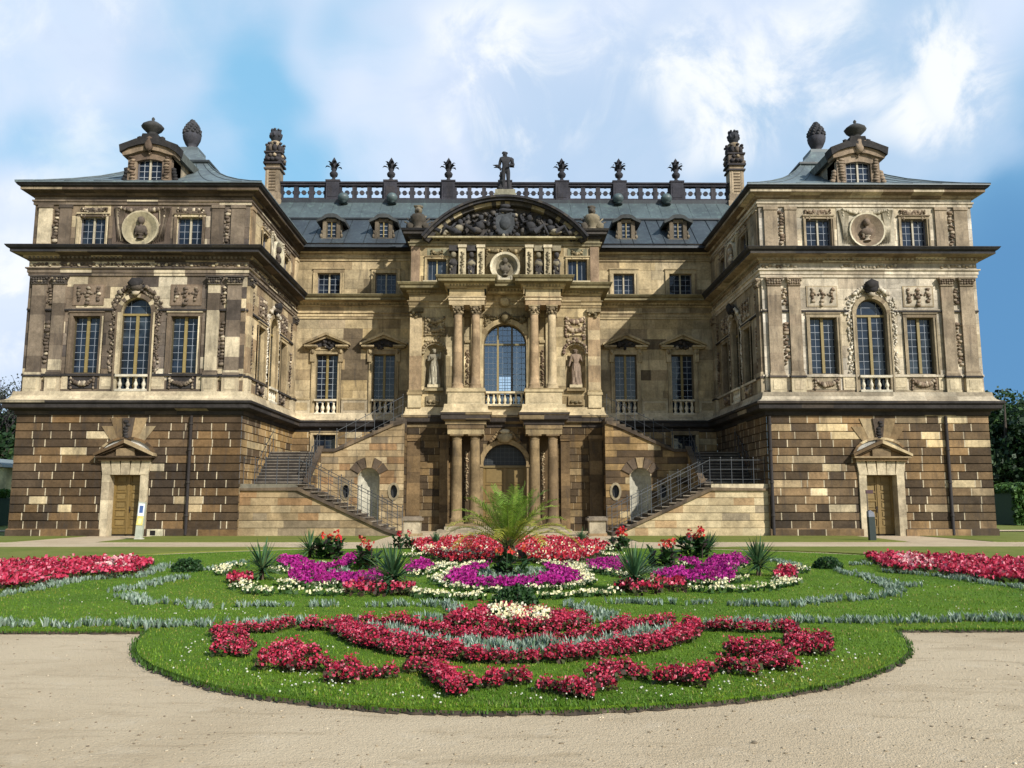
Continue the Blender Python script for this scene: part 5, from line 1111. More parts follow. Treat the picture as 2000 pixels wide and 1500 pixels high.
lobe = [(292, 1238), (270, 1258), (265, 1275), (272, 1291), (300, 1310), (350, 1330), (430, 1352), (520, 1367), (640, 1381), (760, 1391), (880, 1396), (988, 1397), (1100, 1395), (1240, 1389), (1380, 1379), (1500, 1366), (1620, 1345), (1700, 1322), (1752, 1299), (1774, 1279), (1768, 1258), (1742, 1235)]
LOBE = [gr(u, v, .0) for u, v in lobe]; yl = 10.36
back = [(45, 17.2), (20, 18.6), (15.5, 20.0), (12.4, 22.2), (10.2, 24.4), (8.6, 26.0), (6.6, 27.3), (3.2, 28.4), (0, 28.7)]
PARTERRE = [(-45, yl - .1), (-6, yl)] + LOBE + [(6, yl + .05), (45, yl - .1)] + back + [(-x, y) for x, y in back[-2::-1]]
sheet('lawn', PARTERRE, .05, LAWN, -.02)
edge = [(x, y) for x, y in LOBE]
m = MB(); ed = [(-20, yl - .06), (-6, yl)] + edge + [(6, yl + .05), (20, yl - .06)]
for i in range(len(ed) - 1):
    (x0, y0), (x1, y1) = ed[i], ed[i + 1]; dx, dy = x1 - x0, y1 - y0; l = math.hypot(dx, dy); n = max(1, int(l / .08)); nx, ny = dy / l, -dx / l
    for k in range(n):
        a = R.uniform(.015, .07); b = R.uniform(.015, .07); p0 = (x0 + dx * k / n, y0 + dy * k / n); p1 = (x0 + dx * (k + 1) / n, y0 + dy * (k + 1) / n)
        m.quad((p0[0] + nx * a, p0[1] + ny * a, .006), (p1[0] + nx * b, p1[1] + ny * b, .006), (p1[0], p1[1], .03), (p0[0], p0[1], .03), jit((.05, .034, .02), .3))
tag(m.build('soil_edge', PAINT), 'thin dark soil edge between lawn and gravel', 'soil', kind='stuff')

def inside(p, poly):
    x, y = p; c = False; j = len(poly) - 1
    for i in range(len(poly)):
        xi, yi = poly[i]; xj, yj = poly[j]
        if (yi > y) != (yj > y) and x < (xj - xi) * (y - yi) / (yj - yi) + xi: c = not c
        j = i
    return c
# grass blades: thick near the camera, thinner further back
gv, gf, gc = [], [], []
def blade(x, y, h, c, z=.045):
    a = R.uniform(0, 2 * PI); w = R.uniform(.004, .008) * (1 + y * .03); l = R.uniform(.1, .7) * h; o = len(gv); dx, dy = math.cos(a), math.sin(a)
    gv.extend([(x - dy * w, y + dx * w, z), (x + dy * w, y - dx * w, z), (x + dx * l, y + dy * l, z + h)]); gf.append((o, o + 1, o + 2)); gc.append(c)
GC = Pal((46, (.100, .195, .010)), (30, (.145, .250, .016)), (16, (.20, .26, .028)), (8, (.24, .21, .06)))
cnt = 0
while cnt < 105000:
    y = 6.4 + 19 * R.random() ** 2.0; hwid = .68 * y + .8; x = R.uniform(-hwid, hwid)
    if not inside((x, y), PARTERRE): continue
    cl = noise.noise(Vector((x * 1.6, y * 1.6, 3))); dr = noise.noise(Vector((x * .55, y * .8, 8)))
    h = R.uniform(.014, .031) * (1 + .4 * cl) * (1 + .012 * y); c = GC(.2); c = (c[0] * 1.35, c[1] * 1.02, c[2] * 1.5) if dr > .22 else ((c[0] * .72, c[1] * .82, c[2]) if dr < -.25 else c); blade(x, y, h, c); cnt += 1
for i in range(len(ed) - 1):          # shaggy rim
    (x0, y0), (x1, y1) = ed[i], ed[i + 1]; l = math.hypot(x1 - x0, y1 - y0)
    for k in range(int(l * 190)):
        t = R.random(); o = R.gauss(.01, .03); nx, ny = (y1 - y0) / l, -(x1 - x0) / l; blade(x0 + (x1 - x0) * t + nx * o, y0 + (y1 - y0) * t + ny * o, R.uniform(.02, .05), jit((.05, .11, .012), .3), .02)
me = bpy.data.meshes.new('grass'); me.from_pydata(gv, [], gf); at = me.color_attributes.new('col', 'FLOAT_COLOR', 'CORNER'); buf = []
for c in gc: buf += [c[0], c[1], c[2], 1.] * 3
at.data.foreach_set('color', buf); me.materials.append(GRASSB); o = bpy.data.objects.new('grass', me); C.objects.link(o); tag(o, 'short green grass of the parterre lawn', 'grass', kind='stuff')
# white clover and daisies
m = MB()
for (u, v, su, sv, n) in ((560, 1330, 90, 14, 150), (420, 1262, 50, 25, 40), (370, 1285, 40, 20, 60), (660, 1348, 80, 10, 60), (830, 1370, 60, 9, 80), (1000, 1345, 60, 15, 50), (1160, 1370, 90, 12, 110), (1300, 1352, 80, 10, 90), (1430, 1322, 60, 12, 70), (1500, 1330, 60, 12, 80), (1580, 1300, 40, 14, 60), (1650, 1280, 40, 20, 60),
                        (700, 1255, 60, 20, 30), (1350, 1275, 60, 12, 25), (330, 1195, 120, 12, 90), (100, 1165, 60, 10, 40), (1650, 1150, 90, 12, 80), (1830, 1160, 80, 15, 70), (1250, 1190, 120, 8, 40), (1900, 1200, 90, 9, 60), (600, 1195, 150, 8, 60)):
    for k in range(int(n * .24)):
        x, y = gr(R.gauss(u, su * .8), R.gauss(v, sv * .8), .05)
        if inside((x, y), PARTERRE): r = R.uniform(.004, .0095) * (1 + .03 * y); m.blob(x, y, .05 + R.uniform(.02, .045), r, r, r * .8, jit((.62, .62, .50), .15), .2)
tag(m.build('clover_flowers', PETAL), 'tiny white clover flowers dotted over the lawn', 'wildflowers', kind='stuff')
# pebbles and leaf litter on the near gravel
m = MB()
for k in range(2600):
    y = 3.6 + 7 * R.random() ** 1.5; x = R.uniform(-.7 * y - .3, .7 * y + .3)
    if inside((x, y), PARTERRE): continue
    r = R.choice((.004, .006, .006, .009)) * R.uniform(.7, 1.3) * (1.6 if R.random() < .03 else 1); m.blob(x, y, r * .3, r * R.uniform(1, 1.6), r, r * .6, jit(R.choice(((.40, .32, .21), (.20, .155, .10), (.48, .40, .28), (.30, .235, .15)))), .25)
tag(m.build('pebbles', STONE), 'small loose pebbles on the gravel path', 'pebbles', kind='stuff')

# ------------------------------------------------------------------ flowers
RED = Pal((44, (.43, .016, .050)), (26, (.58, .065, .125)), (20, (.21, .009, .022)), (10, (.70, .22, .27)))
CRM = Pal((70, (.80, .72, .42)), (30, (.84, .80, .60))); PUR = Pal((55, (.36, .008, .185)), (28, (.47, .03, .27)), (17, (.21, .006, .10)))
SIL = Pal((50, (.23, .30, .23)), (30, (.34, .40, .32)), (20, (.12, .20, .10))); ORR = Pal((50, (.62, .05, .02)), (50, (.55, .02, .035))); PNK = Pal((60, (.72, .32, .34)), (40, (.80, .55, .5)))
LFG = Pal((60, (.030, .075, .014)), (40, (.05, .10, .02))); LFR = Pal((55, (.045, .028, .016)), (45, (.055, .07, .02)))
def petal(m, x, y, z, r, c, up=.3):
    n = Vector((R.gauss(0, 1), R.gauss(0, 1) - .3, R.gauss(0, .8) + up)).normalized(); a = n.orthogonal().normalized(); b = n.cross(a); p = Vector((x, y, z)); q = R.uniform(.7, 1.1)
    m.quad(p - a * r - b * r * .2 * q, p - b * r * .8, p + a * r, p + b * r * q, c)
def tuft(m, x, y, z, h, n, c, sp=.5, w=.008):
    for k in range(n):
        a = R.uniform(0, 2 * PI); t = R.uniform(.15, 1) * sp; d = Vector((math.cos(a), math.sin(a), 0)); s_ = Vector((-d.y, d.x, 0)) * w; p = Vector((x, y, z)); hh = h * R.uniform(.6, 1.1)
        q = p + d * t * hh * .5 + Vector((0, 0, hh * .6)); e = p + d * t * hh + Vector((0, 0, hh)); cc = c(.2)
        m.add([p - s_, p + s_, q + s_, q - s_, e], [(0, 1, 2, 3), (3, 2, 4)], cc)
def begonia_mesh(seed, h=.22, r=.125):
    R.seed(seed); m = MB()
    for k in range(60): a = R.uniform(0, 2 * PI); q = r * math.sqrt(R.random()) * 1.05; petal(m, q * math.cos(a), q * math.sin(a), R.uniform(.03, h * .75), R.uniform(.025, .042), LFR(.25), .6)
    for k in range(120):
        a = R.uniform(0, 2 * PI); e = math.asin(R.uniform(.0, 1)); k_ = R.uniform(.78, 1.08); x, y, z = r * k_ * math.cos(e) * math.cos(a), r * k_ * math.cos(e) * math.sin(a), h * .38 + h * .62 * k_ * math.sin(e) * R.uniform(.8, 1.05)
        petal(m, x, y, z, R.uniform(.014, .026), RED(.2), .4)
    for k in range(12): a = R.uniform(0, 2 * PI); q = r * R.uniform(.2, .9); petal(m, q * math.cos(a), q * math.sin(a), h * R.uniform(.95, 1.18), R.uniform(.012, .02), RED(.2), .3)
    o = m.build('begonia_bush', PETAL); return o
protos = [begonia_mesh(s) for s in (1, 2, 3, 4, 5)]; R.seed(11); usedp = set()
def plant_begonia(x, y, sc, label, group):
    i = R.randrange(5)
    if i in usedp: o = protos[i].copy(); C.objects.link(o)
    else: o = protos[i]; usedp.add(i)
    o.location = (x, y, .045); o.rotation_euler = (R.uniform(-.1, .1), R.uniform(-.1, .1), R.uniform(0, 6.28)); k = sc * R.uniform(.82, 1.18); o.scale = (k * 1.14, k * 1.14, k * R.uniform(.80, 1.05)); tag(o, label, 'begonia', group)
def row(lines, wid, step, sc, label, group, conv):
    for pts in lines:
        P = [gr(*conv(q), .10) for q in pts]
        for i in range(len(P) - 1):
            (x0, y0), (x1, y1) = P[i], P[i + 1]; l = math.hypot(x1 - x0, y1 - y0); n = max(1, int(l / step))
            for k in range(n): t = (k + R.uniform(.2, .8)) / n; plant_begonia(x0 + (x1 - x0) * t + R.uniform(-wid, wid), y0 + (y1 - y0) * t + R.uniform(-wid, wid), sc, label, group)
ident = lambda q: q
lab = 'crimson begonia plant of the scalloped border curling over the front lawn'; grp = 'crimson begonias of the scalloped front border'
left = [[(565, 1219), (520, 1228), (480, 1228), (415, 1234)], [(420, 1244), (475, 1244)], [(432, 1258), (490, 1258)], [(430, 1270), (492, 1272)], [(503, 1282), (528, 1286)], [(502, 1297), (528, 1299)], [(540, 1272), (575, 1262)], [(545, 1284), (612, 1270)], [(552, 1298), (628, 1302)],
        [(640, 1302), (690, 1306)], [(645, 1318), (685, 1322)], [(698, 1310), (733, 1316)], [(748, 1312), (776, 1313)], [(796, 1306), (815, 1296)], [(838, 1296), (852, 1314), (870, 1332)], [(860, 1318), (885, 1342)], [(870, 1348), (905, 1350)], [(905, 1335), (948, 1336)], [(955, 1332), (982, 1322)], [(588, 1222), (660, 1224)]]
right = [[(1005, 1318), (1030, 1326)], [(1050, 1338), (1080, 1340)], [(1096, 1342), (1130, 1350), (1150, 1356)], [(1110, 1334), (1160, 1344)], [(1152, 1322), (1170, 1318)], [(1180, 1300), (1200, 1310)], [(1180, 1316), (1208, 1322)], [(1176, 1336), (1208, 1338)], [(1220, 1308), (1232, 1302)], [(1240, 1314), (1268, 1320)], [(1272, 1320), (1300, 1326)], [(1308, 1322), (1336, 1320)],
         [(1352, 1328), (1390, 1326)], [(1360, 1312), (1388, 1304)], [(1402, 1300), (1438, 1306)], [(1448, 1308), (1472, 1306)], [(1478, 1296), (1545, 1298)], [(1500, 1286), (1540, 1284)], [(1420, 1268), (1455, 1274)], [(1462, 1272), (1520, 1280)], [(1470, 1262), (1512, 1262)], [(1536, 1270), (1612, 1270)], [(1538, 1256), (1612, 1256)], [(1545, 1242), (1612, 1246)], [(1382, 1224), (1440, 1226)], [(1448, 1226), (1500, 1226)], [(1512, 1226), (1565, 1228)]]
row(left, .025, .095, .66, lab, grp, ident); row(right, .025, .095, .66, lab, grp, ident)
lab = 'crimson begonia plant ringing the crescent of silver foliage on the front lawn'; grp = 'crimson begonias of the silver crescent'
row([[(656, 1228), (700, 1250), (780, 1270), (880, 1280), (985, 1285), (1090, 1282), (1180, 1275), (1280, 1262), (1340, 1244), (1362, 1224)], [(668, 1222), (720, 1240), (800, 1260), (900, 1270)], [(1100, 1272), (1200, 1264), (1290, 1250), (1345, 1232)],
     [(660, 1216), (720, 1214), (800, 1216)], [(800, 1222), (840, 1230), (900, 1240), (960, 1246)], [(905, 1244), (1000, 1250), (1100, 1246)], [(1100, 1246), (1190, 1236), (1240, 1224), (1300, 1214), (1355, 1216)], [(1190, 1228), (1230, 1218)]], .025, .120, .69, lab, grp, ident)
lab = 'crimson begonia plant in the round bed with a cream centre'; grp = 'crimson begonias of the round bed'
cx_, cy_ = gr(1011, 1223, .05)
for rr, n in ((.78, 27), (.64, 20), (.48, 11)):
    for k in range(n): a = 2 * PI * (k + R.random() * .5) / n; plant_begonia(cx_ + rr * math.cos(a), cy_ + rr * .72 * math.sin(a), .84, lab, grp)

def poly_bed(name, label, cat, polys, fl, lf, h, fr, dens, leaf=.5, sp=1, z0=.05, top=.55, mode='petal', ref=None):
    """one planted bed: many small flowers over leaves, outline measured on the ground"""
    m = MB()
    for poly in polys:
        G = [gr(u, v, z0 + (h * .5 if ref is None else ref)) for u, v in poly]; xs = [p[0] for p in G]; ys = [p[1] for p in G]
        area = abs(sum(G[i - 1][0] * G[i][1] - G[i][0] * G[i - 1][1] for i in range(len(G)))) / 2
        n = int(area * dens); k = 0; tries = 0
        while k < n and tries < n * 40:
            tries += 1; p = (R.uniform(min(xs), max(xs)), R.uniform(min(ys), max(ys)))
            if not inside(p, G): continue
            k += 1; hn = .75 + .5 * noise.noise(Vector((p[0] * 5, p[1] * 5, 1))); hh = h * hn
            if mode == 'tuft': tuft(m, p[0], p[1], z0 - .01, hh, 6, fl, .6, fr); continue
            for q in range(3): petal(m, p[0] + R.uniform(-.04, .04), p[1] + R.uniform(-.04, .04), z0 + hh * R.uniform(.7, 1.1), fr * R.uniform(.7, 1.2), fl(.15), top)
            if R.random() < leaf:
                for q in range(3): petal(m, p[0] + R.uniform(-.05, .05), p[1] + R.uniform(-.05, .05), z0 + hh * R.uniform(.1, .75), .045, lf(.25), .7)
    return tag(m.build(name, PETAL if mode == 'petal' else LEAF), label, cat, kind='stuff')
def line_bed(name, label, cat, lines, fl, lf, h, fr, wid, dens, mode='petal'):
    m = MB()
    for pts in lines:
        P = [gr(u, v, .05 + h * .4) for u, v in pts]
        for i in range(len(P) - 1):
            (x0, y0), (x1, y1) = P[i], P[i + 1]; l = math.hypot(x1 - x0, y1 - y0)
            for k in range(max(1, int(l * dens))):
                t = R.random(); x = x0 + (x1 - x0) * t + R.gauss(0, wid); y = y0 + (y1 - y0) * t + R.gauss(0, wid); hn = .8 + .5 * noise.noise(Vector((x * 3.5, y * 3.5, 7)))
                if noise.noise(Vector((x * 2.1, y * 2.1, 4))) < -.42: continue
                if mode == 'tuft': tuft(m, x, y, .04, h * hn, 7, fl, .75, fr)
                else:
                    for q in range(3): petal(m, x + R.uniform(-.04, .04), y + R.uniform(-.04, .04), .05 + h * hn * R.uniform(.65, 1.1), fr * R.uniform(.7, 1.2), fl(.15), .6)
                    for q in range(2): petal(m, x + R.uniform(-.05, .05), y + R.uniform(-.05, .05), .05 + h * R.uniform(.1, .6), .045, lf(.25), .7)
    return tag(m.build(name, PETAL if mode == 'petal' else LEAF), label, cat, kind='stuff')
# silver foliage
c3 = lambda L_: [(x / 4, 1040 + y / 4) for x, y in L_]; c4 = lambda L_: [(1500 + x / 4, 1040 + y / 4) for x, y in L_]
poly_bed('silver_foliage', 'pale silver foliage filling the crescent bed of the front lawn', 'silver foliage', [[(705, 1214), (790, 1218), (830, 1236), (960, 1246), (1100, 1248), (1195, 1240), (1240, 1226), (1315, 1216), (1310, 1230), (1240, 1246), (1150, 1258), (1000, 1266), (860, 1260), (760, 1242)]], SIL, SIL, .17, .010, 260, mode='tuft')
line_bed('silver_edging', 'silver grey edging plants in a long line along the front of the lawn', 'silver edging', [c3([(0, 690), (250, 700), (620, 700), (880, 690), (1020, 700), (1250, 705), (1450, 695), (1800, 690)]) + [(560, 1211), (650, 1210), (700, 1208)], [(1100, 1208), (1200, 1208)], [(1380, 1212), (1500, 1210)] + c4([(0, 675), (280, 665), (600, 672), (1000, 670), (1500, 660), (1960, 660), (2200, 655)])], SIL, SIL, .135, .011, .07, 42, 'tuft')
line_bed('silver_edging', 'silver grey plants drawing scrolls through the left lawn', 'silver edging', [c3([(-100, 490), (0, 470), (250, 430), (550, 372), (720, 350), (1100, 330), (1300, 250)]), c3([(840, 450), (1100, 410), (1250, 370), (1440, 335)]), c3([(1000, 470), (1060, 500), (1120, 535), (1400, 545)]), c3([(1480, 530), (1560, 560), (1740, 560)]), [(385, 1182), (470, 1178), (560, 1178)], [(600, 1178), (700, 1178), (850, 1176), (880, 1182), (905, 1192)], [(805, 1206), (860, 1206)], c3([(1620, 280), (1760, 250), (1900, 220)])], SIL, SIL, .125, .0115, .09, 40, 'tuft')
line_bed('silver_edging', 'silver grey plants drawing scrolls through the right lawn', 'silver edging', [c4([(0, 550), (250, 545), (450, 512), (700, 500), (900, 480), (1000, 440), (930, 390), (800, 340), (650, 310), (540, 285)]), c4([(950, 385), (1180, 410)]), c4([(850, 290), (1200, 310), (1500, 350), (1700, 378), (1950, 412), (2100, 440)]), c4([(50, 205), (250, 262)]), c4([(600, 240), (760, 235)]), [(1110, 1172), (1130, 1184), (1180, 1196), (1220, 1204)], [(1185, 1172), (1280, 1174), (1370, 1174)], [(1420, 1176), (1520, 1176)]], SIL, SIL, .125, .0115, .09, 40, 'tuft')
poly_bed('cream_flowers', 'cream flowers in the middle of the round red bed', 'cream flowers', [[(942, 1184), (1000, 1178), (1060, 1180), (1086, 1190), (1060, 1199), (1000, 1202), (955, 1198)]], CRM, LFG, .24, .022, 330, ref=.21)
# middle beds; each photograph crop scaled back
k7 = lambda L_: [(380 + x / 3.226, 1020 + y / 3.226) for x, y in L_]; k8 = lambda L_: [(1000 + x / 3.226, 1020 + y / 3.226) for x, y in L_]
pur_l = [k7([(520, 250), (560, 220), (640, 222), (760, 262), (860, 275), (930, 240), (1010, 200), (1030, 240), (940, 275), (820, 300), (720, 310), (620, 290)]), k7([(585, 345), (640, 300), (760, 290), (840, 320), (960, 330), (1150, 320), (1230, 330), (1150, 380), (1000, 390), (800, 382), (680, 385)]), k7([(1350, 265), (1430, 240), (1510, 262), (1470, 300), (1330, 310)])]
pur_r = [k8([(1050, 240), (1120, 235), (1240, 275), (1230, 250), (1290, 210), (1440, 215), (1500, 250), (1400, 280), (1280, 300), (1150, 275)]), k8([(900, 325), (1000, 300), (1150, 312), (1300, 290), (1420, 325), (1390, 360), (1200, 372), (1050, 365), (960, 350)]), k8([(460, 265), (560, 232), (680, 235), (740, 275), (690, 300), (560, 300)])]
poly_bed('purple_flowers', 'magenta purple flowers massed in the left half of the parterre', 'purple flowers', pur_l, PUR, LFG, .21, .032, 150)
poly_bed('purple_flowers', 'magenta purple flowers massed in the right half of the parterre', 'purple flowers', pur_r, PUR, LFG, .21, .032, 150)
poly_bed('purple_flowers', 'magenta purple flowers in a crescent round the palm', 'purple flowers', [[(865, 1132), (885, 1116), (930, 1104), (960, 1104), (925, 1118), (935, 1130), (1000, 1134), (1060, 1126), (1085, 1118), (1060, 1104), (1090, 1106), (1130, 1122), (1140, 1134), (1090, 1142), (1000, 1147), (910, 1144)]], PUR, LFG, .21, .032, 160)
poly_bed('silver_foliage', 'silver foliage under the palm inside the purple crescent', 'silver foliage', [[(920, 1112), (960, 1106), (1060, 1106), (1080, 1116), (1040, 1128), (1000, 1132), (940, 1128)]] + [k7([(720, 240), (830, 250), (900, 270), (1000, 290), (1000, 312), (860, 318), (800, 290)]), k8([(800, 300), (880, 280), (1000, 290), (1120, 300), (1050, 310), (900, 320)])], SIL, SIL, .15, .014, 60, mode='tuft')
cr_l = [k7([(160, 320), (190, 285), (290, 275)]), k7([(250, 395), (330, 420), (420, 435), (500, 440)]), k7([(250, 380), (330, 385)]), k7([(545, 375), (650, 395), (800, 400), (950, 392), (1150, 375)]), k7([(540, 432), (700, 440), (940, 440)]), k7([(1370, 435), (1500, 455), (1680, 468), (1880, 465)]), k7([(1325, 215), (1400, 205), (1480, 200)]), k7([(1370, 330), (1450, 310), (1560, 285), (1640, 270), (1500, 260)]), k7([(1500, 265), (1650, 268)]), k7([(610, 300), (680, 290), (760, 280), (830, 272)]), k7([(500, 300), (600, 310)]), k7([(1520, 350), (1560, 385)])]
cr_r = [k8([(1690, 270), (1780, 280), (1815, 310)]), k8([(1650, 355), (1760, 365), (1700, 390)]), k8([(1090, 410), (1200, 425), (1400, 420), (1600, 410), (1750, 380)]), k8([(1160, 385), (1300, 385), (1460, 355)]), k8([(180, 460), (350, 455), (550, 440), (640, 430)]), k8([(440, 330), (480, 370), (420, 395)]), k8([(250, 260), (380, 265), (520, 290), (640, 320), (740, 345)]), k8([(480, 195), (560, 200), (700, 215)]), k8([(380, 275), (430, 300), (460, 325)]), k8([(1060, 265), (1180, 275), (1330, 282), (1500, 285)]), k8([(800, 370), (940, 375)])]
line_bed('cream_flowers', 'cream flowers edging the left half of the parterre beds', 'cream flowers', cr_l, CRM, LFG, .14, .024, .09, 36)
line_bed('cream_flowers', 'cream flowers edging the right half of the parterre beds', 'cream flowers', cr_r, CRM, LFG, .14, .024, .09, 36)
line_bed('cream_flowers', 'cream flowers edging the purple crescent below the palm', 'cream flowers', [[(862, 1136), (910, 1150), (1000, 1154), (1090, 1148), (1146, 1136)], [(866, 1128), (895, 1110), (940, 1098)], [(1062, 1098), (1110, 1108), (1146, 1128)], [(805, 1158), (870, 1164), (960, 1164)], [(1060, 1164), (1120, 1162), (1200, 1156)]], CRM, LFG, .13, .024, .08, 40)
poly_bed('red_flowers', 'scarlet flowers round the foot of the left front yucca', 'red flowers', [k7([(940, 430), (1000, 405), (1180, 408), (1240, 420), (1380, 412), (1385, 445), (1200, 455), (960, 450)])], RED, LFR, .22, .034, 90, ref=.05)
poly_bed('red_flowers', 'scarlet flowers round the foot of the right front yucca', 'red flowers', [k8([(640, 415), (700, 395), (760, 405), (980, 385), (1080, 385), (1085, 425), (900, 445), (760, 445), (650, 440)])], RED, LFR, .22, .034, 90, ref=.05)
poly_bed('red_flowers', 'small red clump inside the cream curl at the far left yucca', 'red flowers', [k7([(195, 350), (240, 315), (360, 330), (370, 365), (240, 380)])], RED, LFR, .2, .034, 100)
poly_bed('red_flowers', 'small red clump inside the cream curl at the far right yucca', 'red flowers', [k8([(1640, 325), (1690, 280), (1790, 290), (1790, 340), (1700, 350)])], RED, LFR, .2, .034, 100)
MIXR = Pal((48, (.44, .018, .045)), (22, (.52, .03, .03)), (15, (.62, .10, .14)), (7, (.74, .5, .45)), (8, (.22, .01, .02)))
poly_bed('red_flowers', 'broad bed of red flowers behind the palm in front of the portal', 'red flowers', [[(800, 1062), (830, 1056), (900, 1052), (988, 1050), (1080, 1052), (1160, 1058), (1190, 1066), (1160, 1088), (1110, 1098), (1060, 1094), (1000, 1090), (940, 1094), (880, 1096), (830, 1082)]], MIXR, LFR, .26, .038, 80, .8, ref=.10)
line_bed('cream_flowers', 'cream flowers streaked through the red bed behind the palm', 'cream flowers', [[(800, 1074), (850, 1078), (900, 1084), (960, 1088)], [(1020, 1090), (1080, 1084), (1130, 1080), (1190, 1074)], [(880, 1070), (950, 1074)], [(1050, 1074), (1120, 1070)]], CRM, LFG, .27, .034, .18, 22)
far_l = c3([(-200, 240), (0, 235), (340, 215), (700, 212), (1080, 200), (1190, 225), (1080, 300), (880, 318), (680, 318), (560, 330), (400, 370), (0, 415), (-200, 430)]); far_r = c4([(755, 180), (860, 170), (1180, 180), (1560, 195), (1850, 205), (2200, 220), (2200, 370), (1900, 355), (1700, 345), (1440, 310), (1300, 285), (1050, 285), (900, 260), (860, 225)])
for P_, sd in ((far_l, 'left'), (far_r, 'right')): poly_bed('red_flowers', 'large crimson flower bed at the far ' + sd + ' of the lawn', 'red flowers', [P_], RED, LFR, .24, .04, 85)
poly_bed('pink_flowers', 'pale pink streak of flowers inside the far left crimson bed', 'pink flowers', [c3([(690, 265), (860, 250), (1000, 245), (990, 262), (820, 282)]), c3([(760, 225), (960, 215), (1100, 205), (1000, 228)])], PNK, LFG, .28, .04, 90); poly_bed('pink_flowers', 'pale pink streak of flowers inside the far right crimson bed', 'pink flowers', [c4([(950, 240), (1100, 230), (1290, 250), (1280, 272), (1080, 258)]), c4([(980, 190), (1180, 195), (1290, 205), (1100, 208)])], PNK, LFG, .28, .04, 90)

# ------------------------------------------------------------------ yuccas, cannas, shrubs, palm
def strip_leaf(m, p, az, el, ln, w, c, droop=.25, n=4):
    d = Vector((math.cos(az) * math.cos(el), math.sin(az) * math.cos(el), math.sin(el))); s_ = Vector((-math.sin(az), math.cos(az), 0)); q = Vector(p); v = []
    for i in range(n + 1):
        t = i / n; ww = w * (1 - t) ** .7 * (.55 + 1.2 * t if t < .4 else 1.05); v += [q - s_ * ww, q + s_ * ww]; d = (d + Vector((0, 0, -droop * (t + .2) / n * (1.2 - abs(d.z)) * 2))).normalized(); q = q + d * ln / n
    m.add(v, [(2 * i, 2 * i + 1, 2 * i + 3, 2 * i + 2) for i in range(n)], c)
def yucca(u, v, px_h, label, h=None):
    x, y = gr(u, v, .05); hh = px_h / FPX * y * 1.0; t = thing('yucca', label, 'yucca', (x, y, .05), 'spiky yuccas of the parterre'); m = MB(); th = hh * .34
    m.lathe(x, y, [(.055, .03), (.045, .05 + th * .5), (.055, .05 + th)], (.09, .065, .04), 8); m.build('stem', STONE, t); m = MB(); LY = Pal((50, (.040, .095, .040)), (32, (.075, .15, .06)), (18, (.14, .19, .07)))
    for k in range(130):
        e = math.asin(R.uniform(-.35, 1)); strip_leaf(m, (x, y, .05 + th + R.uniform(-.5, .05) * th), R.uniform(0, 2 * PI), e, hh * R.uniform(.62, .82), hh * .036, LY(.2), .10)
    m.build('leaves', LEAF, t)
yucca(511, 1132, 76, 'spiky yucca at the left end of the purple bed, beside the small red clump'); yucca(766, 1156, 98, 'tall spiky yucca left of the palm, standing in scarlet flowers')
yucca(605, 1090, 58, 'spiky yucca before the left stair wall, next to an orange canna'); yucca(852, 1070, 32, 'small spiky yucca behind the flower beds, left of the portal door')
yucca(1482, 1124, 76, 'spiky yucca at the right end of the purple bed'); yucca(1240, 1154, 98, 'tall spiky yucca right of the palm, standing in scarlet flowers'); yucca(1381, 1088, 54, 'spiky yucca before the right stair wall, next to an orange canna'); yucca(1137, 1066, 34, 'small spiky yucca behind the flower beds, right of the portal door')
def canna(u, v, w, ph, label, fl, n=9):
    x, y = gr(u, v, .05); W_ = w / FPX * y; hh = ph / FPX * y; t = thing('canna', label, 'canna', (x, y, .05), 'flowering cannas of the parterre'); m = MB(); LC = Pal((50, (.022, .055, .016)), (30, (.035, .08, .02)), (20, (.05, .03, .03)))
    for k in range(n):
        sx, sy = x + R.uniform(-.5, .5) * W_, y + R.uniform(-.4, .4) * W_; h = hh * R.uniform(.62, .85); m.tube([(sx, sy, .04), (sx + R.uniform(-.04, .04), sy, .05 + h)], [.014, .009], LC(), 5)
        for q in range(13):
            az = R.uniform(0, 2 * PI); el = R.uniform(.15, 1.1); ln = R.uniform(.30, .48) * hh; w_ = ln * .23; d = Vector((math.cos(az) * math.cos(el), math.sin(az) * math.cos(el), math.sin(el))); s_ = Vector((-math.sin(az), math.cos(az), .2)); p = Vector((sx, sy, .05 + h * R.uniform(.0, .72)))
            m.add([p, p + d * ln * .35 - s_ * w_, p + d * ln * .35 + s_ * w_, p + d * ln * .75 - s_ * w_ * .8 + Vector((0, 0, -.02)), p + d * ln * .75 + s_ * w_ * .8 + Vector((0, 0, -.02)), p + d * ln + Vector((0, 0, -.06))], [(0, 1, 2), (1, 3, 4, 2), (3, 5, 4)], LC(.25))
        if R.random() < .62:
            f = MB()
            for q in range(14): petal(f, sx + R.uniform(-.07, .07), sy + R.uniform(-.07, .07), .05 + h + R.uniform(-.02, hh * .25), R.uniform(.03, .055), fl(.2), .2)
            f.build('flower', PETAL, t)
    m.build('leaves', LEAF, t)
canna(650, 1092, 60, 52, 'orange flowered canna clump right of the back left yucca', ORR, 10); canna(712, 1112, 46, 58, 'red flowered canna clump in the middle of the left purple bed', Pal((60, (.42, .03, .03)), (40, (.55, .12, .06))), 8)
canna(785, 1072, 40, 36, 'dark leaved canna with few red flowers by the left stair pier', Pal((100, (.40, .02, .03))), 6)
canna(1290, 1110, 50, 54, 'red flowered canna clump in the middle of the right purple bed', Pal((60, (.5, .04, .04)), (40, (.6, .10, .03))), 8); canna(1352, 1090, 54, 56, 'orange flowered canna clump left of the back right yucca', ORR, 9); canna(1206, 1076, 44, 44, 'orange flowered canna clump by the right stair pier', ORR, 7)
canna(1002, 1126, 62, 62, 'red and orange canna clump at the foot of the palm', Pal((60, (.52, .08, .02)), (40, (.5, .03, .03))), 7)
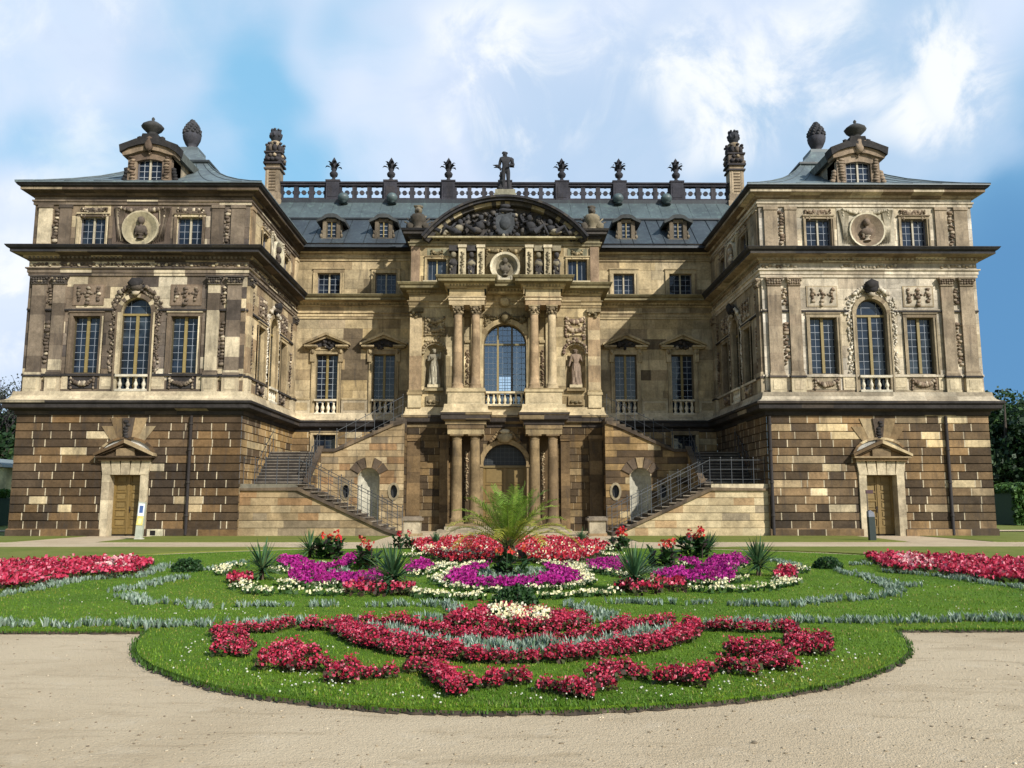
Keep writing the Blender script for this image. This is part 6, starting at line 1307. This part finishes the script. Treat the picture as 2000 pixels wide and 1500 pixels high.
def shrub(u, v, w, ph, label, name='shrub'):
    x, y = gr(u, v, .05); r = w / 2 / FPX * y; h = ph / FPX * y; m = MB(); LS = Pal((60, (.018, .050, .012)), (40, (.03, .075, .018)))
    t = thing(name, label, 'shrub', (x, y, .05))
    for k in range(1500):
        d = Vector((R.gauss(0, 1), R.gauss(0, 1), abs(R.gauss(0, 1)))).normalized(); q = R.uniform(.55, 1.0) ** .5 * (1 + .2 * noise.noise(d * 3)); petal(m, x + d.x * r * q, y + d.y * r * q, .05 + d.z * h * q, r * .075, LS(.3), .5)
    m.build('foliage', LEAF, t); s_ = MB()
    for k in range(5): a = R.uniform(0, 6.28); s_.tube([(x, y, .02), (x + .5 * r * math.cos(a), y + .5 * r * math.sin(a), .05 + h * .6)], [.015, .008], (.06, .045, .03), 5)
    s_.build('stem', STONE, t)
shrub(1008, 1180, 88, 34, 'low dark green shrub between the round red bed and the purple crescent'); shrub(366, 1116, 60, 24, 'low dark green shrub beside the far left crimson bed'); shrub(1617, 1110, 54, 22, 'low dark green shrub beside the far right crimson bed')
def palm(u, v):
    x, y = gr(u, v, .05); t = thing('palm', 'young feathery palm with arching yellow green fronds in front of the portal door', 'palm', (x, y, .05)); m = MB()
    m.lathe(x, y, [(.16, .03), (.14, .2), (.12, .38), (.09, .5), (.05, .6)], (.07, .05, .03), 10)
    for k in range(40): a = k * 2.4; m.blob(x + .13 * math.cos(a), y + .13 * math.sin(a), .06 + .011 * k, .035, .035, .05, jit((.10, .075, .04)), .2)
    m.build('trunk', STONE, t); LP = Pal((45, (.13, .22, .025)), (30, (.20, .27, .03)), (25, (.32, .31, .04)))
    for k in range(36):
        m = MB(); az = k * 2.39996 + R.uniform(-.2, .2); tt = (k + .5) / 36; el = 1.42 - .90 * tt ** .9; ln = R.uniform(1.6, 1.8) * (.92 + .20 * tt); p = Vector((x + .05 * math.cos(az), y + .05 * math.sin(az), .42)); d = Vector((math.cos(az) * math.cos(el), math.sin(az) * math.cos(el), math.sin(el))); pts = [p.copy()]; n = 16
        for i in range(n): d = (d + Vector((0, 0, -.006 - .0095 * i * (.5 + tt)))).normalized(); p = p + d * ln / n; pts.append(p.copy())
        m.tube(pts, [.014 * (1 - i / (n + 2)) for i in range(n + 1)], jit((.16, .17, .05)), 4); c0 = LP.c[0] if tt < .3 else (LP.c[1] if tt < .6 else LP.c[2])
        for i in range(3, n):
            for half_ in (0, .5):
                q = pts[i] + (pts[min(i + 1, n)] - pts[i]) * half_; tg = (pts[min(i + 1, n)] - pts[i - 1]).normalized(); sd = tg.cross(Vector((0, 0, 1))).normalized(); up = sd.cross(tg); sl = .31 * math.sin(PI * (.12 + .80 * (i - 3) / (n - 3))) + .05
                for g in (-1, 1):
                    dd = (sd * g * .72 + tg * .62 + up * R.uniform(.05, .35)).normalized(); e = q + dd * sl * R.uniform(.85, 1.1); e.z -= .22 * sl; mid = q + dd * sl * .5; w_ = tg * .014
                    m.add([q - w_, q + w_, mid + w_ * .9, mid - w_ * .9, e], [(0, 1, 2, 3), (3, 2, 4)], jit(c0, .25))
        m.build('frond', LEAF, t)
palm(994, 1100)

# ------------------------------------------------------------------ small furniture by the doors
x, y = gr(272, 1054, 0); t = thing('info_board', 'narrow grey information pillar with a blue and yellow poster by the left door', 'sign', (x, y, 0))
m = MB(); m.box(x - .19, x + .17, y - .09, y + .09, .0, .06, (.45, .42, .36)); m.prism([(x - .17, .06), (x + .12, .06), (x + .19, 1.52), (x - .09, 1.56)], y - .07, y + .07, (.36, .37, .29)); m.build('pillar', PAINT, t)
m = MB(); m.prism([(x - .09, .98), (x + .15, .96), (x + .185, 1.46), (x - .065, 1.48)], y - .085, y - .072, (.66, .70, .76)); m.prism([(x - .035, 1.10), (x + .11, 1.09), (x + .13, 1.38), (x - .02, 1.39)], y - .092, y - .086, (.06, .11, .27)); m.prism([(x - .05, 1.40), (x + .16, 1.39), (x + .165, 1.45), (x - .045, 1.455)], y - .094, y - .086, (.75, .77, .80)); m.build('blue_poster', PAINT, t)
m = MB(); m.prism([(x - .14, .60), (x + .12, .58), (x + .15, .95), (x - .095, .97)], y - .085, y - .072, (.62, .52, .16)); m.prism([(x - .06, .66), (x + .07, .65), (x + .09, .86), (x - .04, .87)], y - .09, y - .086, (.72, .64, .34)); m.build('yellow_poster', PAINT, t)
x, y = gr(1704, 1056, 0); t = thing('litter_bin', 'slim dark green standing bin with a grey top by the right door', 'bin', (x, y, 0))
m = MB(); m.prism([(x - .125, .02), (x + .125, .02), (x + .11, .95), (x - .135, .95)], y - .1, y + .1, (.018, .028, .026)); m.build('body', PAINT, t)
m = MB(); m.prism([(x - .135, .95), (x + .11, .95), (x + .09, 1.12), (x - .06, 1.22), (x - .135, 1.16)], y - .1, y + .1, (.16, .17, .20)); m.build('top', PAINT, t)
m = MB(); m.box(x - .13, x - .10, y - .02, y + .02, 1.12, 1.88, (.06, .045, .03)); m.box(x - .16, x + .12, y - .04, y + .03, 1.88, 2.02, (.055, .025, .03)); m.build('sign_plate', PAINT, t)

# ------------------------------------------------------------------ trees, hedges, pavilion, bench behind
def crown(m, x, y, z, rx, ry, rz, n, pal_, ls, cl=9):
    cs = []
    for k in range(cl):
        d = Vector((R.gauss(0, 1), R.gauss(0, 1), R.gauss(0, .8))).normalized() * R.uniform(.35, .85); cs.append((d, R.uniform(.28, .5)))
    for k in range(n):
        d, r = R.choice(cs); e = Vector((R.gauss(0, 1), R.gauss(0, 1), R.gauss(0, 1))).normalized() * r * R.uniform(.6, 1.05) ** .6; p = d + e; c = pal_(.25); petal(m, x + p.x * rx, y + p.y * ry, z + p.z * rz, ls * R.uniform(.6, 1.3), c, .5)
def tree(x, y, h, r, label, pal_, group, n=6500, ls=.20, trunk=(.05, .04, .03), low=.25):
    t = thing('tree', label, 'tree', (x, y, 0), group); m = MB(); tz = h * low; m.tube([(x, y, -.05), (x + .1, y, tz), (x - .1, y + .1, h * .6), (x, y, h * .88)], [.28, .22, .14, .04], trunk, 8)
    for k in range(6): a = R.uniform(0, 6.28); z0 = R.uniform(.3, .65) * h; m.tube([(x, y, z0), (x + r * .35 * math.cos(a), y + r * .35 * math.sin(a), z0 + .1 * h), (x + r * .75 * math.cos(a), y + r * .75 * math.sin(a), z0 + .16 * h)], [.1, .07, .03], trunk, 6)
    m.build('trunk', STONE, t); m = MB(); crown(m, x, y, h * (low + 1) / 2, r, r, h * (1 - low) / 2 * 1.02, n, pal_, ls, 16); m.build('crown', LEAF, t)
DG = Pal((60, (.012, .032, .010)), (28, (.020, .050, .013)), (12, (.036, .075, .018))); MG = Pal((50, (.035, .085, .018)), (50, (.06, .12, .025)))
desc = ('front right', 'second')
lbR = ['dark broad tree closest to the right wing', 'dark tall tree at the right edge beyond the lawn', 'brighter green tree behind the clipped right hedge', 'shadowy tree deep in the right wood, above the bench', 'small dark tree low behind the right hedge', 'farthest dark tree of the right wood', 'wide dark tree closing the gap at the back of the right wood']
for (x, y, h, r), lb, pl in zip(((39.5, 66, 10.6, 3.9), (45.5, 72, 12.2, 4.8), (41.5, 70, 11.4, 3.6), (50, 66, 11.5, 4.6), (43.5, 63, 7.2, 3.4), (53, 78, 12.5, 5.2), (44, 80, 11.5, 5.5)), lbR, (DG, DG, MG, DG, DG, DG, DG)): tree(x, y, h, r, lb, pl, 'trees beyond the right wing', low=.12)
lbL = ['dark evergreen tree at the left edge behind the wing', 'dense dark tree beyond the left wing corner', 'mid green tree low at the far left edge']
for (x, y, h, r), lb in zip(((-40.5, 68, 8.8, 3.2), (-37.6, 64, 8.0, 2.6), (-46, 72, 8.5, 4)), lbL): tree(x, y, h, r, lb, DG, 'trees beyond the left wing', low=.1)
# thin, almost leafless tree at the left edge
x, y = -39.5, 66; t = thing('tree', 'thin tree with bare dark twigs against the sky at the left edge', 'tree', (x, y, 0)); m = MB(); tips = []
def branch(p, d, l, r, k):
    q = p + d * l * .5 + Vector((R.uniform(-.1, .1), R.uniform(-.1, .1), .05)) * l; e = p + d * l; m.tube([p, q, e], [r, r * .8, r * .6], (.03, .026, .028), 5)
    if k == 0: tips.append(e); return
    for i in range(3 if k > 1 else 4): dd = (d + Vector((R.gauss(0, .55), R.gauss(0, .4), R.gauss(.1, .35)))).normalized(); branch(e if i < 2 else q, dd, l * R.uniform(.55, .8), r * .6, k - 1)
branch(Vector((x, y, -.05)), Vector((.02, 0, 1)), 6.5, .2, 0); p0 = Vector((x, y, 5.5))
for a in range(7): branch(p0 + Vector((0, 0, .25 * a)), Vector((math.cos(a * 2.4) * .8, math.sin(a * 2.4) * .5, .9)).normalized(), 1.9, .09, 3)
m.build('trunk', STONE, t); m = MB()
for e in tips:
    for k in range(3): petal(m, e.x + R.gauss(0, .2), e.y + R.gauss(0, .2), e.z + R.gauss(0, .2), .09, jit((.04, .05, .035)), .3)
m.build('leaves', LEAF, t)
def hedge(x0, x1, y, d, h, label, pal_):
    t = thing('hedge', label, 'hedge', ((x0 + x1) / 2, y, 0)); m = MB()
    for k in range(int((x1 - x0) * 1300)):
        u = R.uniform(x0, x1); f = R.random(); hh = h * (1 + .12 * noise.noise(Vector((u * .6, 2, 0))))
        if f < .55: p = (u, y - d / 2 + R.uniform(-.15, .25), R.uniform(.05, hh))
        else: p = (u, y + R.uniform(-d / 2, d / 2), hh + R.uniform(-.25, .12))
        petal(m, *p, R.uniform(.10, .2), pal_(.25), .5)
    m.build('foliage', LEAF, t); m = MB(); m.box(x0 + .2, x1 - .2, y - d / 2 + .2, y + d / 2 - .2, 0, h * .85, (.022, .050, .012)); m.build('core', LEAF, t)
hedge(34.2, 48, 58.5, 3, 2.65, 'rounded bright green hedge right of the palace', MG); hedge(-43, -32.6, 56, 2.4, 2.1, 'green hedge in front of the yellow pavilion at the left edge', Pal((50, (.05, .12, .02)), (50, (.08, .16, .03))))
t = thing('pavilion', 'pale yellow garden pavilion corner with a grey roof behind the left hedge', 'pavilion', (-37.2, 60, 0)); m = MB(); m.box(-44, -35.3, 59.6, 64, 0, 3.95, (.52, .42, .20)); m.box(-36.1, -35.24, 59.5, 60.4, 0, 3.9, (.58, .48, .25)); m.build('wall', CLEAN, t)
m = MB(); m.box(-44.4, -34.95, 59.2, 64.4, 3.95, 4.12, (.35, .36, .36)); m.prism([(-44.4, 4.12), (-34.95, 4.12), (-35.6, 4.55), (-43.8, 4.55)], 59.25, 64.3, (.16, .19, .2)); m.build('roof', PAINT, t); m = MB(); m.box(-38.4, -36.9, 59.5, 59.59, .4, 3.4, (.02, .02, .02)); m.build('window', PAINT, t)
x, y = 39.2, 65.5; t = thing('park_bench', 'pale bench under the dark trees right of the palace', 'bench', (x, y, 0)); m = MB()
for k in range(3): m.box(x - .9, x + .9, y - .25 + .17 * k, y - .12 + .17 * k, .44, .48, (.5, .5, .48))
m.build('seat', PAINT, t); m = MB(); m.box(x - .9, x + .9, y + .27, y + .3, .62, .72, (.5, .5, .48)); m.box(x - .9, x + .9, y + .29, y + .32, .78, .88, (.5, .5, .48)); m.build('backrest', PAINT, t)
for g in (-.7, .7): m = MB(); m.box(x + g - .04, x + g + .04, y - .2, y - .14, 0, .44, (.06, .06, .06)); m.box(x + g - .04, x + g + .04, y + .24, y + .27, 0, .88, (.06, .06, .06)); m.build('leg', PAINT, t)
